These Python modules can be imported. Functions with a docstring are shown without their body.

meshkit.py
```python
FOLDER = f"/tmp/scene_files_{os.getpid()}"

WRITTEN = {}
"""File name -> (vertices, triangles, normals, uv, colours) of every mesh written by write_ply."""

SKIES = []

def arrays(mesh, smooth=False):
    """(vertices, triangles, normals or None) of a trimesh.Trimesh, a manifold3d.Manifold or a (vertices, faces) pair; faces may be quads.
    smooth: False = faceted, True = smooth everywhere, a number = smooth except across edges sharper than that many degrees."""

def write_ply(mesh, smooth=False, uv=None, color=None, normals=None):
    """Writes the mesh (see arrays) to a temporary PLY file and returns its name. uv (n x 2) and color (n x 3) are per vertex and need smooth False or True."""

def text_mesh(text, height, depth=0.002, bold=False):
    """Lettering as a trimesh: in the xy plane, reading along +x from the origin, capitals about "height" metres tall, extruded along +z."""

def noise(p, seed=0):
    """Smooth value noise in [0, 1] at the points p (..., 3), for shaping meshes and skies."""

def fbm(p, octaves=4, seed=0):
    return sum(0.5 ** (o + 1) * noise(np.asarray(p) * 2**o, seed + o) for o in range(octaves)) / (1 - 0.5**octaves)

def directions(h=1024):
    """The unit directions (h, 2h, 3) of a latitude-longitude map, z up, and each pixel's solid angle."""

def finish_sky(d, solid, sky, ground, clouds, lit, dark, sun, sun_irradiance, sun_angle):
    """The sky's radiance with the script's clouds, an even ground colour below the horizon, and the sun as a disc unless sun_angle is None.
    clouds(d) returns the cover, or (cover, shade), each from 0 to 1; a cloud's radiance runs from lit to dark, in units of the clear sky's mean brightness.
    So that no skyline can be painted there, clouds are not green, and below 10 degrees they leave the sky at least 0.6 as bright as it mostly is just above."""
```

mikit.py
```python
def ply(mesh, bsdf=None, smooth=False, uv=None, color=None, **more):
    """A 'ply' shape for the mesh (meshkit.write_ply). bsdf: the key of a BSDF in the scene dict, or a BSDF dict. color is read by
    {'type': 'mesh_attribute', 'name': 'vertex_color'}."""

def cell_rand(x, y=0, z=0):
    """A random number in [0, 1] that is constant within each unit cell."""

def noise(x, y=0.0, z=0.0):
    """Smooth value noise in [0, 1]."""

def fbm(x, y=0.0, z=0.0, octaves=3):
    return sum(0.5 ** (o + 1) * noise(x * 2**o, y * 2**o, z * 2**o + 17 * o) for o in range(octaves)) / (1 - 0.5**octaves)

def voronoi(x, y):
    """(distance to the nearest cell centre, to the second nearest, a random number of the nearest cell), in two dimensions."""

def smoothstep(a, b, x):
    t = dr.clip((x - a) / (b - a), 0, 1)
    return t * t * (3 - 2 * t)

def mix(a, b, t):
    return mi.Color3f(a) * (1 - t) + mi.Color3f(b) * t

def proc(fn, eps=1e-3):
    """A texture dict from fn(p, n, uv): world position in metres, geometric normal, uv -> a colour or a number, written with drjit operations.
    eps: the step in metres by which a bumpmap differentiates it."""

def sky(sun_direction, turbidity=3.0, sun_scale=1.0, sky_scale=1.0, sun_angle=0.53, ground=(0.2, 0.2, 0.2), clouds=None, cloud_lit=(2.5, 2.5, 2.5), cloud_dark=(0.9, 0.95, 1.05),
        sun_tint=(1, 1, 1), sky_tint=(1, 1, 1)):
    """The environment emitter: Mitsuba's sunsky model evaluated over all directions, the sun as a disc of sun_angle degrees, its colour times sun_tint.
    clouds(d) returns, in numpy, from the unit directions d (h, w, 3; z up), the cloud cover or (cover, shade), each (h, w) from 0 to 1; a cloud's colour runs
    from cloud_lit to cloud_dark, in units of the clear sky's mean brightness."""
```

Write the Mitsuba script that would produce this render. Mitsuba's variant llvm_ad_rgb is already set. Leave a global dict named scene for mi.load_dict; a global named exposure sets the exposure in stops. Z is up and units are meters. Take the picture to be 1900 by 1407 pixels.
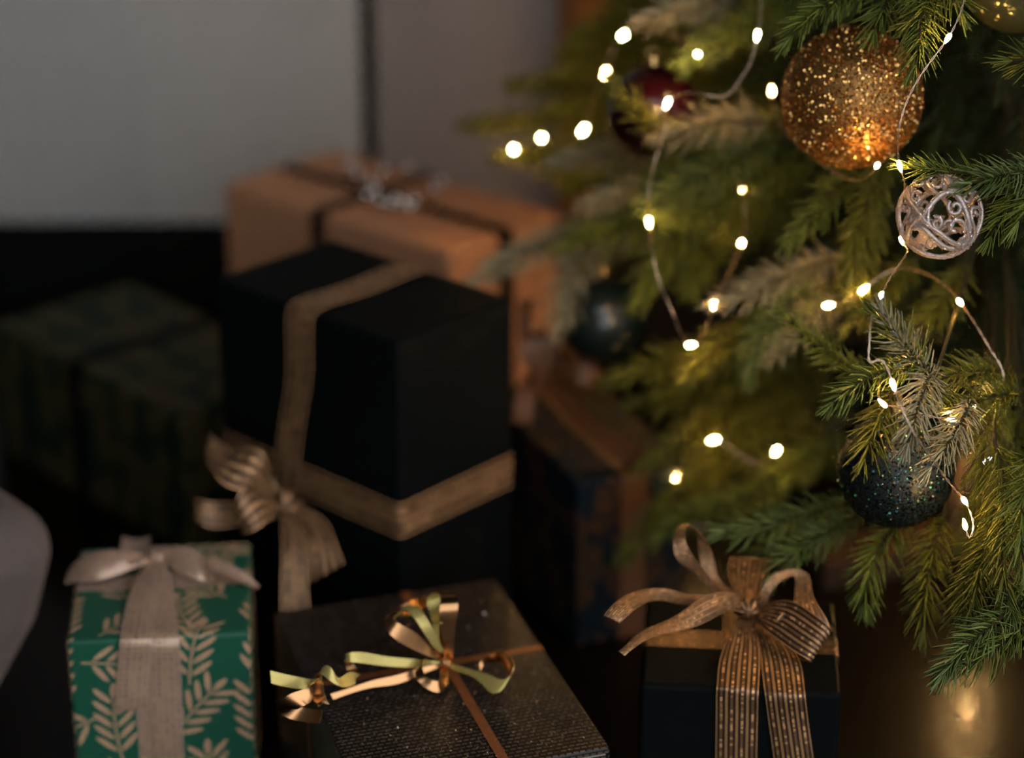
import math, random
import numpy as np, trimesh, drjit as dr
import mitsuba as mi
import manifold3d as m3
from scipy.interpolate import CubicSpline
import mikit, meshkit
from mikit import proc, noise, fbm, voronoi, cell_rand, smoothstep, mix

T = mi.ScalarTransform4f
rng = np.random.default_rng(7)
scene, labels = {}, {}

# ------------------------------------------------------------------ camera, light, exposure
H, PITCH, F = 0.91, math.radians(23.0), 4115.0
CAM = np.array([0, 0, H])
FWD = np.array([0, math.cos(PITCH), -math.sin(PITCH)])
UP = np.array([0, math.sin(PITCH), math.cos(PITCH)])
scene['camera'] = {'type': 'thinlens', 'fov': 2 * math.degrees(math.atan(950 / F)), 'fov_axis': 'x', 'aperture_radius': 0.0178, 'focus_distance': 1.415,
                   'to_world': T().look_at(origin=CAM.tolist(), target=(CAM + FWD).tolist(), up=[0, 0, 1]), 'near_clip': 0.05, 'far_clip': 100.0}
scene['sky'] = mikit.sky((-0.3, -0.6, 0.7), turbidity=6, sun_scale=0.0, sky_scale=20.5 / 8, ground=(0.05, 0.05, 0.05),
                         clouds=lambda d: (np.ones(d.shape[:2]), np.full(d.shape[:2], 0.25)), cloud_lit=(1.0, 1.0, 1.0), cloud_dark=(0.8, 0.83, 0.88))
scene['sky']['sampling_weight'] = 22.0
exposure = 3.0
LED = np.array([1.0, 0.57, 0.19]) * 335 / 8


def P(px, py, d):
    return CAM + d * (FWD + (px - 950) / F * np.array([1.0, 0, 0]) - (py - 703.5) / F * UP)


def ray(px, py):
    return FWD + (px - 950) / F * np.array([1.0, 0, 0]) - (py - 703.5) / F * UP


def PZ(px, py, z):
    r = ray(px, py)
    return CAM + r * (z - H) / r[2]


def PY(px, py, y):
    r = ray(px, py)
    return CAM + r * y / r[1]


# ------------------------------------------------------------------ helpers
def numbered(name):
    k, i = name, 0
    used = lambda q: q in scene or q in labels or any(s.startswith(q + '__') for s in scene)
    while used(k):
        i += 1
        k = f'{name}_{i:03d}'
    return k


def tag(key, label=None, cat=None, group=None, kind=None):
    d = labels.setdefault(key, {})
    for a, b in (('label', label), ('category', cat), ('group', group), ('kind', kind)):
        if b:
            d[a] = b
    return key


def obj(name, mesh, bsdf, parent=None, smooth=30, uv=None, color=None, **more):
    key = numbered((parent + '__' if parent else '') + name)
    if (uv is not None or color is not None) and smooth not in (True, False):
        smooth = True
    scene[key] = mikit.ply(mesh, bsdf, smooth=smooth, uv=uv, color=color, **more)
    return key


def rgb(*c):
    return {'type': 'rgb', 'value': list(c if len(c) == 3 else c[0])}


def mat(name, base, rough=0.6, **kw):
    b = base if isinstance(base, dict) else rgb(base)
    scene[name] = {'type': 'twosided', 'bsdf': {'type': 'principled', 'base_color': b, 'roughness': rough, **kw}}
    return name


def join(*ms):
    return trimesh.util.concatenate([m if isinstance(m, trimesh.Trimesh) else trimesh.Trimesh(*m, process=False) for m in ms])


def rounded_box(w, d, h, r, seg=16):
    s = m3.Manifold.sphere(r, seg)
    pts = [s.translate([sx * (w / 2 - r), sy * (d / 2 - r), r if sz < 0 else h - r]) for sx in (-1, 1) for sy in (-1, 1) for sz in (-1, 1)]
    m = m3.Manifold.batch_hull(pts).to_mesh()
    return trimesh.Trimesh(np.array(m.vert_properties)[:, :3], np.array(m.tri_verts), process=False)


def xf(mesh, ang=0.0, loc=(0, 0, 0)):
    m = mesh.copy()
    m.apply_transform(trimesh.transformations.rotation_matrix(ang, [0, 0, 1]))
    m.apply_translation(loc)
    return m


def spline(pts, n):
    p = np.asarray(pts, float)
    if len(p) == 2:
        return p[0] + np.linspace(0, 1, n)[:, None] * (p[1] - p[0])
    t = np.r_[0, np.cumsum(np.maximum(np.linalg.norm(np.diff(p[:, :3], axis=0), axis=1), 1e-5) ** 0.6)]
    return CubicSpline(t, p)(np.linspace(0, t[-1], n))


def tube(pts, rad, sides=6, caps=True):
    p = np.asarray(pts, float)
    n = len(p)
    t = np.gradient(p, axis=0)
    t /= np.linalg.norm(t, axis=1, keepdims=True) + 1e-12
    a = np.zeros_like(p)
    ref = np.array([0.31, 0.22, 0.92]) if abs(t[0][2]) < 0.8 else np.array([0.9, 0.3, 0.1])
    for i in range(n):
        ref = ref - t[i] * (ref @ t[i])
        ref /= np.linalg.norm(ref) + 1e-12
        a[i] = ref
    b = np.cross(t, a)
    ang = np.arange(sides) * 2 * np.pi / sides
    r = np.broadcast_to(np.asarray(rad, float), (n,))
    v = (p[:, None] + r[:, None, None] * (np.cos(ang)[None, :, None] * a[:, None] + np.sin(ang)[None, :, None] * b[:, None])).reshape(-1, 3)
    i, j = np.meshgrid(np.arange(n - 1), np.arange(sides), indexing='ij')
    q = np.stack([i * sides + j, i * sides + (j + 1) % sides, (i + 1) * sides + (j + 1) % sides, (i + 1) * sides + j], -1).reshape(-1, 4)
    f = np.vstack([q[:, [0, 1, 2]], q[:, [0, 2, 3]]])
    if caps:
        c = len(v)
        v = np.vstack([v, p[0], p[-1]])
        k = np.arange(sides)
        f = np.vstack([f, np.stack([(k + 1) % sides, k, k * 0 + c], 1), np.stack([(n - 1) * sides + k, (n - 1) * sides + (k + 1) % sides, k * 0 + c + 1], 1)])
    return trimesh.Trimesh(v, f, process=False)


def strip(e1, e2, n=40, m=6, thick=0.0004, cup=0.0, frayed=0.0):
    """A ribbon between two edge curves: (mesh, uv); u runs across from 0 to 1, v along in metres."""
    a, b = spline(e1, n), spline(e2, n)
    c = (a + b) / 2
    v_len = np.r_[0, np.cumsum(np.linalg.norm(np.diff(c, axis=0), axis=1))]
    s = np.linspace(0, 1, m + 1)
    g = a[:, None] * (1 - s)[None, :, None] + b[:, None] * s[None, :, None]
    tg = np.gradient(c, axis=0)
    nn = np.cross(tg, b - a)
    nn /= np.linalg.norm(nn, axis=1, keepdims=True) + 1e-12
    g = g + nn[:, None] * (cup * np.linalg.norm(b - a, axis=1)[:, None] * (4 * s * (1 - s))[None])[..., None]
    top, bot = g + nn[:, None] * thick / 2, g - nn[:, None] * thick / 2
    uv = np.stack(np.broadcast_arrays(s[None], v_len[:, None]), -1).reshape(-1, 2)
    i, j = np.meshgrid(np.arange(n - 1), np.arange(m), indexing='ij')
    k = m + 1
    q = np.stack([i * k + j, i * k + j + 1, (i + 1) * k + j + 1, (i + 1) * k + j], -1).reshape(-1, 4)
    f = np.vstack([q[:, [0, 2, 1]], q[:, [0, 3, 2]]])
    V, Fc, U = [top.reshape(-1, 3), bot.reshape(-1, 3)], [f, f[:, ::-1] + n * k], [uv, uv]
    off = 2 * n * k
    for col, fl in ((0, False), (m, True)):
        V.append(np.vstack([top[:, col], bot[:, col]]))
        U.append(np.vstack([uv.reshape(n, k, 2)[:, col]] * 2))
        ii = np.arange(n - 1)
        ff = np.vstack([np.stack([ii, ii + 1, ii + n], 1), np.stack([ii + 1, ii + 1 + n, ii + n], 1)])
        Fc.append((ff[:, ::-1] if fl else ff) + off)
        off += 2 * n
    return trimesh.Trimesh(np.vstack(V), np.vstack(Fc), process=False), np.vstack(U)


def add_strip(name, e1, e2, bsdf, parent, **kw):
    me, uv = strip(e1, e2, **kw)
    return obj(name, me, bsdf, parent, smooth=True, uv=uv)


class Zoom:
    """Turns points read from an enlarged crop of the photo, given with a distance, into points of the room."""
    def __init__(self, ox, oy, s, k=1.0):
        self.ox, self.oy, self.s, self.k = ox, oy, s, k

    def pair(self, rows):
        e1 = [P(self.ox + r[0] / self.s, self.oy + r[1] / self.s, r[4] * self.k) for r in rows]
        e2 = [P(self.ox + r[2] / self.s, self.oy + r[3] / self.s, (r[5] if len(r) > 5 else r[4]) * self.k) for r in rows]
        return np.array(e1), np.array(e2)


class Box:
    """A wrapped box standing on the floor: centre, the turn of its width axis, width, depth, height."""
    def __init__(self, c, ang, w, d, h, r=0.004):
        self.c, self.ang, self.w, self.d, self.h, self.r = np.array(c, float), ang, w, d, h, r
        self.X = np.array([math.cos(ang), math.sin(ang), 0])
        self.Y = np.array([-math.sin(ang), math.cos(ang), 0])

    def mesh(self):
        return xf(rounded_box(self.w, self.d, self.h, self.r), self.ang, (self.c[0], self.c[1], 0.0005))

    def at(self, a, b, z):
        return np.array([self.c[0], self.c[1], 0]) + a * self.X + b * self.Y + np.array([0, 0, z])

    def band(self, axis, off, width, lift=0.0007, zc=None, thick=0.0006):
        """A ribbon round the box. axis 'x' or 'y': it runs over the top along that axis at the offset; 'z': round the sides at height zc."""
        r, L = self.r + lift, lift
        if axis == 'z':
            hx, hy = self.w / 2 + L, self.d / 2 + L
        else:
            hx, hy = (self.w if axis == 'x' else self.d) / 2 + L, self.h / 2 + L
        path = []
        for k, (sx, sy) in enumerate(((1, 1), (-1, 1), (-1, -1), (1, -1))):
            for q in np.linspace(0, math.pi / 2, 6):
                an = k * math.pi / 2 + q
                path.append((sx * (hx - r) + r * math.cos(an), sy * (hy - r) + r * math.sin(an)))
        path.append(path[0])
        dense = [path[0]]
        for p0, p1 in zip(path, path[1:]):
            k = max(1, int(np.hypot(p1[0] - p0[0], p1[1] - p0[1]) / 0.02))
            dense += [tuple(np.array(p0) + (np.array(p1) - p0) * (i + 1) / k) for i in range(k)]
        e1, e2 = [], []
        for a, b in dense:
            for e, s in ((e1, -1), (e2, 1)):
                o = off + s * width / 2
                if axis == 'x':
                    e.append(self.at(a, o, self.h / 2 + b))
                elif axis == 'y':
                    e.append(self.at(o, a, self.h / 2 + b))
                else:
                    e.append(self.at(a, b, zc + s * width / 2))
        e1, e2 = np.array(e1), np.array(e2)
        n, m = len(e1), 4
        cc = (e1 + e2) / 2
        vl = np.r_[0, np.cumsum(np.linalg.norm(np.diff(cc, axis=0), axis=1))]
        s = np.linspace(0, 1, m + 1)
        g = e1[:, None] * (1 - s)[None, :, None] + e2[:, None] * s[None, :, None]
        g = np.maximum(g, [-99, -99, 0.0003])
        uv = np.stack(np.broadcast_arrays(s[None], vl[:, None]), -1).reshape(-1, 2)
        i, j = np.meshgrid(np.arange(n - 1), np.arange(m), indexing='ij')
        k = m + 1
        q = np.stack([i * k + j, i * k + j + 1, (i + 1) * k + j + 1, (i + 1) * k + j], -1).reshape(-1, 4)
        return trimesh.Trimesh(g.reshape(-1, 3), np.vstack([q[:, [0, 1, 2]], q[:, [0, 2, 3]]]), process=False), uv

    def local(self, p, n):
        """For a texture: (u, v) in metres on the face that the normal n belongs to."""
        dx, dy = p.x - float(self.c[0]), p.y - float(self.c[1])
        ca, sa = math.cos(self.ang), math.sin(self.ang)
        a, b = dx * ca + dy * sa, dy * ca - dx * sa
        na, nb = dr.abs(n.x * ca + n.y * sa), dr.abs(n.y * ca - n.x * sa)
        nz = dr.abs(n.z)
        top = (nz > na) & (nz > nb)
        side = na > nb
        u = dr.select(top, a, dr.select(side, b, a))
        v = dr.select(top, b + self.d / 2 + self.h, p.z)
        return u, v


def add_band(box, parent, bsdf, axis, off, width, name='ribbon', **kw):
    me, uv = box.band(axis, off, width, **kw)
    return obj(name, me, bsdf, parent, smooth=True, uv=uv)


def knot(name, c, r, bsdf, parent, squash=(1, 0.8, 0.8)):
    m = trimesh.creation.icosphere(3, 1.0)
    v = m.vertices.copy()
    v *= (1 + 0.12 * np.sin(7 * np.arctan2(v[:, 2], v[:, 0]) + 2 * v[:, 1]))[:, None]
    v = v * np.array(squash) * r + c
    uv = np.stack([np.arctan2(v[:, 2] - c[2], v[:, 0] - c[0]) / 6.28 + 0.5, v[:, 1]], 1)
    return obj(name, trimesh.Trimesh(v, m.faces, process=False), bsdf, parent, smooth=True, uv=uv)


# ------------------------------------------------------------------ materials
def f_wall(p, n, uv):
    return mix((0.41, 0.415, 0.42), (0.455, 0.455, 0.45), fbm(p.x * 9, p.z * 9, p.y * 9)) * (0.97 + 0.03 * noise(p.x * 700, p.z * 700))


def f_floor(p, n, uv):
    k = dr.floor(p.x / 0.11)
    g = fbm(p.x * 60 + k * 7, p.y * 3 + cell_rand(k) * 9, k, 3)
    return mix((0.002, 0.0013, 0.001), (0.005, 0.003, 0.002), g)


def f_wood(p, n, uv):
    return mix((0.13, 0.055, 0.02), (0.22, 0.10, 0.036), fbm(p.x * 90, p.y * 90, p.z * 4))


mat('m_wall', proc(f_wall), 0.85, specular=0.2)
mat('m_wall_glow_tint', proc(lambda p, n, uv: mix((0.40, 0.345, 0.315), (0.45, 0.39, 0.355), fbm(p.x * 9, p.z * 9, p.y * 9))), 0.85, specular=0.1)  # wall grey tinted warmer and darker, painting in lamp glow and shade
mat('m_dark_wall', (0.012, 0.008, 0.006), 0.8, specular=0.1)
mat('m_light_blocker', (0.07, 0.065, 0.06), 0.9, specular=0.1)  # dark finish of the unseen slabs added to block daylight
mat('m_black', (0.004, 0.005, 0.005), 0.5, specular=0.15)
mat('m_wood', proc(f_wood), 0.5)
mat('m_fabric_pouf', proc(lambda p, n, uv: mix((0.085, 0.066, 0.061), (0.11, 0.087, 0.081), fbm(p.x * 260, p.y * 260, p.z * 260))), 0.9, sheen=0.4, specular=0.1)
mat('m_wool', proc(lambda p, n, uv: mix((0.16, 0.145, 0.135), (0.26, 0.24, 0.225), noise(p.x * 220, p.y * 220, p.z * 220))), 0.95, specular=0.05)
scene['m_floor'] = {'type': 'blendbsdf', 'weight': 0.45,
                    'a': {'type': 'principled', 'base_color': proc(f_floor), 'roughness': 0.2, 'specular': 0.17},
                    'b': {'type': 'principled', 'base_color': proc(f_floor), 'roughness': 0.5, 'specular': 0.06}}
mat('m_black_paper', (0.0035, 0.0048, 0.005), 0.55, specular=0.03)
mat('m_kraft', proc(lambda p, n, uv: mix((0.46, 0.225, 0.12), (0.53, 0.262, 0.143), fbm(p.x * 500, p.y * 60, p.z * 60))), 0.7, specular=0.2)
mat('m_black_ribbon', (0.003, 0.004, 0.0045), 0.7, specular=0.05)
mat('m_bell', (0.72, 0.68, 0.66), 0.25, metallic=1.0)


def f_gauze(n_stripes, gold, dark, glint=0.35):
    def fn(p, n, uv):
        s = uv.x * n_stripes
        st = smoothstep(0.20, 0.33, dr.abs(s - dr.floor(s) - 0.5))
        k = dr.floor(s + 0.5)
        odd = dr.abs(k / 2 - dr.floor(k / 2)) * 2
        w = 0.75 + 0.25 * dr.sin(uv.y * 5200)
        beads = cell_rand(k, dr.floor(uv.y * 620))
        c = mix(dark, gold, st * w * (1 - odd * 0.6 * dr.select(beads > 0.6, 0.0, 1.0)))
        return c * (1 + glint * odd * dr.select(beads > 0.72, 1.0, 0.0) * st)
    return fn


GOLD, BROWN = (0.52, 0.285, 0.125), (0.035, 0.016, 0.009)
mat('m_gold_ribbon', proc(f_gauze(8, GOLD, BROWN, 0.8)), 0.45, metallic=0.55, specular=0.5)
mat('m_gold_ribbon_dense', proc(f_gauze(4, (0.60, 0.34, 0.165), (0.04, 0.018, 0.009))), 0.5, metallic=0.35)
mat('m_brown_ribbon', (0.13, 0.05, 0.018), 0.45, metallic=0.3)
mat('m_rust_ribbon', proc(lambda p, n, uv: mix((0.26, 0.085, 0.03), (0.38, 0.15, 0.06), noise(p.x * 900, p.y * 900, p.z * 900))), 0.35, metallic=0.6)
mat('m_curl_gold', (0.50, 0.27, 0.125), 0.22, metallic=1.0)
mat('m_curl_pale', (0.50, 0.41, 0.13), 0.35, metallic=0.5)


def f_satin(p, n, uv):
    gx, gy = uv.x * 5, uv.y * 240
    ex, ey = dr.abs(gx - dr.floor(gx) - 0.5), dr.abs(gy - dr.floor(gy) - 0.5)
    dot = smoothstep(0.36, 0.22, dr.maximum(ex, ey)) * dr.select((uv.x > 0.07) & (uv.x < 0.93), 1.0, 0.0)
    return mix((0.42, 0.29, 0.23), mix((0.17, 0.07, 0.03), (0.40, 0.25, 0.06), cell_rand(dr.floor(gx), dr.floor(gy))), dot * 0.85)


mat('m_satin', proc(f_satin), 0.3, metallic=0.25, specular=0.7)


def leafy(box, ground, leaf, cell, dens=0.03):
    """Printed sprigs: a stem with paired leaves in every cell of a jittered grid."""
    def fn(p, n, uv):
        u, v = box.local(p, n)
        x, y = u / cell, v / cell
        hit = mi.Float(0)
        for a in (-1, 0, 1):
            for b in (-1, 0, 1):
                cx, cy = dr.floor(x) + a, dr.floor(y) + b
                th = 0.9 + 2.6 * (cell_rand(cx, cy, 5) - 0.5) + dr.select(cell_rand(cx, cy, 6) > 0.5, 1.6, 0.0)
                ox, oy = cx + 0.5 + 0.35 * (cell_rand(cx, cy, 1) - 0.5), cy + 0.5 + 0.35 * (cell_rand(cx, cy, 2) - 0.5)
                dx, dy = x - ox, y - oy
                s = dx * dr.cos(th) + dy * dr.sin(th)
                t = dy * dr.cos(th) - dx * dr.sin(th) + 0.12 * (s * s - 0.15)
                stem = smoothstep(0.022, 0.008, dr.abs(t)) * smoothstep(0.56, 0.52, dr.abs(s))
                w = dr.abs(t)
                q = s - 0.9 * w
                k = dr.floor(q / 0.20 + 0.5)
                lx, ly = q - k * 0.20, (w - 0.165) / 0.135
                ok = (dr.abs(k) <= 2)
                leafm = dr.select(ok, smoothstep(1.12, 0.8, dr.sqrt(dr.square(lx / 0.060) + dr.square(ly))), 0.0)
                tip = smoothstep(1.15, 0.85, dr.sqrt(dr.square((s - 0.62) / 0.12) + dr.square(t / 0.05)))
                hit = dr.maximum(hit, dr.maximum(stem, dr.maximum(leafm, tip)))
        return mix(ground, leaf, hit)
    return fn


# ------------------------------------------------------------------ the room
def slab(x0, x1, y0, y1, z0, z1):
    m = trimesh.creation.box([x1 - x0, y1 - y0, z1 - z0])
    m.apply_translation([(x0 + x1) / 2, (y0 + y1) / 2, (z0 + z1) / 2])
    return m


def struct(name, mesh, m, label=None, parent=None, **kw):
    k = obj(name, mesh, m, parent, smooth=False, **kw)
    if parent is None:
        tag(k, label, None, None, 'structure')
    return k


YW = 2.37
XS = PY(679, 130, YW)[0]
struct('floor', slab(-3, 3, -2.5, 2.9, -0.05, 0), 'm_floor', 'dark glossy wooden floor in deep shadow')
WA = math.radians(-35)
WE, WN = np.array([math.cos(WA), math.sin(WA)]), np.array([-math.sin(WA), math.cos(WA)])
r_ = ray(1060, 40)
WL = np.linalg.solve(np.array([[r_[0], -WE[0]], [r_[1], -WE[1]]]), [XS, YW])[1]     # how far the slanting wall runs
PE = np.array([XS, YW]) + WE * WL


def along(m, u, v):
    """Sets a mesh on the slanting wall: u along it, v behind it."""
    q = np.array([XS, YW]) + WE * u + WN * v
    return xf(m, WA, (q[0], q[1], 0))


def lift(m, z):
    m.apply_translation([0, 0, z])
    return m


struct('wall_back', slab(-1.05, XS + 0.03, YW + 0.012, YW + 0.08, 0, 2.6), 'm_black', 'pale grey panelled wall behind the gifts')
obj('panel', lift(xf(rounded_box(XS - 0.006 + 1.05, 0.012, 2.5, 0.002, 8), 0, ((XS - 0.006 - 1.05) / 2, YW + 0.006, 0)), 0.095), 'm_wall', 'wall_back')
struct('wall_angled', along(slab(0, WL, -.03, .03, 0, 2.6), 0, 0.045), 'm_black', 'grey wall turning towards the tree')
obj('panel', lift(along(rounded_box(WL - 0.012, 0.012, 2.5, 0.002, 8), 0.012 + (WL - 0.012) / 2, 0.006), 0.095), 'm_wall_glow_tint', 'wall_angled')
struct('baseboard_back', slab(-1.05, XS, YW - 0.006, YW + 0.012, 0, 0.092), 'm_black', 'black baseboard along the foot of the grey wall')
struct('baseboard_angled', along(slab(0, WL, -.006, .012, 0, 0.092), 0, 0), 'm_black', 'black baseboard along the angled wall')
struct('trim_1', along(rounded_box(0.030, 0.05, 2.6, 0.003, 8), WL + 0.016, 0.0), 'm_wood', 'warm wooden post at the edge of the grey wall behind the tree')
struct('wall_right', slab(PE[0] + 0.03, 1.25, PE[1] + 0.02, PE[1] + 0.08, 0, 2.6), 'm_dark_wall', 'dark wall behind the tree')
struct('added_wall_left', trimesh.util.concatenate([slab(-1.15, -1.05, -2.5, 1.5, 0, 2.6), slab(-1.15, -0.63, 1.5, YW, 0, 2.6)]), 'm_light_blocker', 'unseen dark wall added at the left to block daylight')  # unseen; added and stepped in close to shade the back wall's left end
struct('added_wall_right', slab(1.25, 1.35, 0.9, YW, 0, 2.6), 'm_light_blocker', 'unseen dark wall added at the right to shade the tree')  # unseen; added to darken the inside of the tree
struct('added_ceiling', slab(-1.15, 1.35, -0.3, YW + 0.1, 2.5, 2.56), 'm_light_blocker', 'unseen slab overhead added to block the sky')  # unseen; added to cut off the sky above the gifts
struct('added_wall_rear', slab(-1.15, -0.35, -1.3, -1.2, 0, 2.6), 'm_light_blocker', 'unseen dark wall added at the rear to block light')  # unseen; added to keep daylight off the boxes' left faces

# ------------------------------------------------------------------ gifts
# black gift with the striped gold ribbon
A1 = math.radians(47.5)
KB = 0.93
fr = np.array([-0.0902, 1.601]) * KB
bw, bd, bh = 0.135 * KB, 0.217 * KB, H - 0.65 * KB
BK = Box(fr + 0.5 * bw * np.array([math.cos(A1), math.sin(A1)]) + 0.5 * bd * np.array([-math.sin(A1), math.cos(A1)]), A1, bw, bd, bh, 0.004)
t = 'black_gift_box'
tag(t, 'tall matte black gift box with a striped gold ribbon and bow on its side', 'gift')
obj('box', BK.mesh(), 'm_black_paper', t)
bn = -BK.X                                   # outward normal of its left face
bq = BK.at(-BK.w / 2, 0, 0)


def bk_left(x, y, off):
    q = ray(x, y)
    return CAM + q * (((bq - CAM) @ bn + off) / (q @ bn))


e1 = [BK.at(BK.w / 2 + .002, .015, bh - .11), BK.at(BK.w / 2 + .002, .015, bh - .005), BK.at(BK.w / 2 - .003, .015, bh + .0013), BK.at(0, .015, bh + .0013), BK.at(-BK.w / 2 + .003, .015, bh + .0013), BK.at(-BK.w / 2 - .0015, .0155, bh - .004), bk_left(532, 680, .0018), bk_left(520, 780, .0018), bk_left(511, 880, .004), bk_left(515, 930, .006)]
e2 = [BK.at(BK.w / 2 + .002, -.015, bh - .11), BK.at(BK.w / 2 + .002, -.015, bh - .005), BK.at(BK.w / 2 - .003, -.015, bh + .0013), BK.at(0, -.015, bh + .0013), BK.at(-BK.w / 2 + .003, -.015, bh + .0013), BK.at(-BK.w / 2 - .0015, -.0145, bh - .004), bk_left(580, 680, .0018), bk_left(566, 780, .0018), bk_left(553, 880, .004), bk_left(545, 930, .006)]
add_strip('ribbon', e1, e2, 'm_gold_ribbon_dense', t, n=90)
add_band(BK, t, 'm_gold_ribbon_dense', 'z', 0.0, 0.029, zc=H - 0.804 * KB, lift=0.0012)
Z = Zoom(350, 790, 4.02, KB)
bow = t + '__bow'
G = 'm_gold_ribbon_dense'
loop = Z.pair([(735, 560, 760, 620, 1.825), (640, 460, 560, 560, 1.81), (590, 300, 470, 470, 1.79, 1.78), (540, 190, 380, 480, 1.785, 1.77), (420, 170, 250, 430, 1.79, 1.765), (300, 230, 190, 340, 1.80, 1.775), (330, 330, 260, 290, 1.815, 1.80), (470, 400, 420, 260, 1.82), (640, 500, 660, 440, 1.828), (735, 590, 740, 570, 1.83)])
add_strip('bow', *loop, G, t, n=70)
add_strip('loop', *Z.pair([(730, 590, 745, 620, 1.82), (600, 540, 660, 640, 1.795), (430, 450, 580, 720, 1.775), (360, 560, 470, 790, 1.77), (380, 660, 400, 800, 1.785), (480, 640, 560, 720, 1.81), (720, 610, 740, 640, 1.825)]), G, bow, n=60)
add_strip('tail', *Z.pair([(720, 600, 730, 640, 1.825), (520, 560, 540, 720, 1.815), (370, 565, 370, 745, 1.81), (200, 570, 190, 765, 1.80), (55, 545, 50, 690, 1.80)]), G, bow, n=40)
add_strip('tail', *Z.pair([(700, 620, 770, 640, 1.82), (690, 760, 830, 740, 1.79), (695, 950, 870, 900, 1.775), (690, 1150, 885, 1130, 1.77), (690, 1400, 910, 1400, 1.765)]), G, bow, n=40)
add_strip('tail', *Z.pair([(735, 600, 780, 590, 1.825), (800, 690, 900, 620, 1.80), (850, 800, 1040, 730, 1.785), (880, 900, 1085, 830, 1.775), (900, 1050, 1120, 920, 1.77), (880, 1190, 1160, 1030, 1.765)]), G, bow, n=40)
add_strip('loop', *Z.pair([(640, 480, 700, 560, 1.835), (420, 260, 330, 420, 1.83), (250, 140, 180, 330, 1.835), (160, 60, 130, 200, 1.84)]), G, bow, n=30)
knot('knot', P(534, 936, 1.815 * KB), 0.010, G, bow, (1, 0.8, 1.1))

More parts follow.
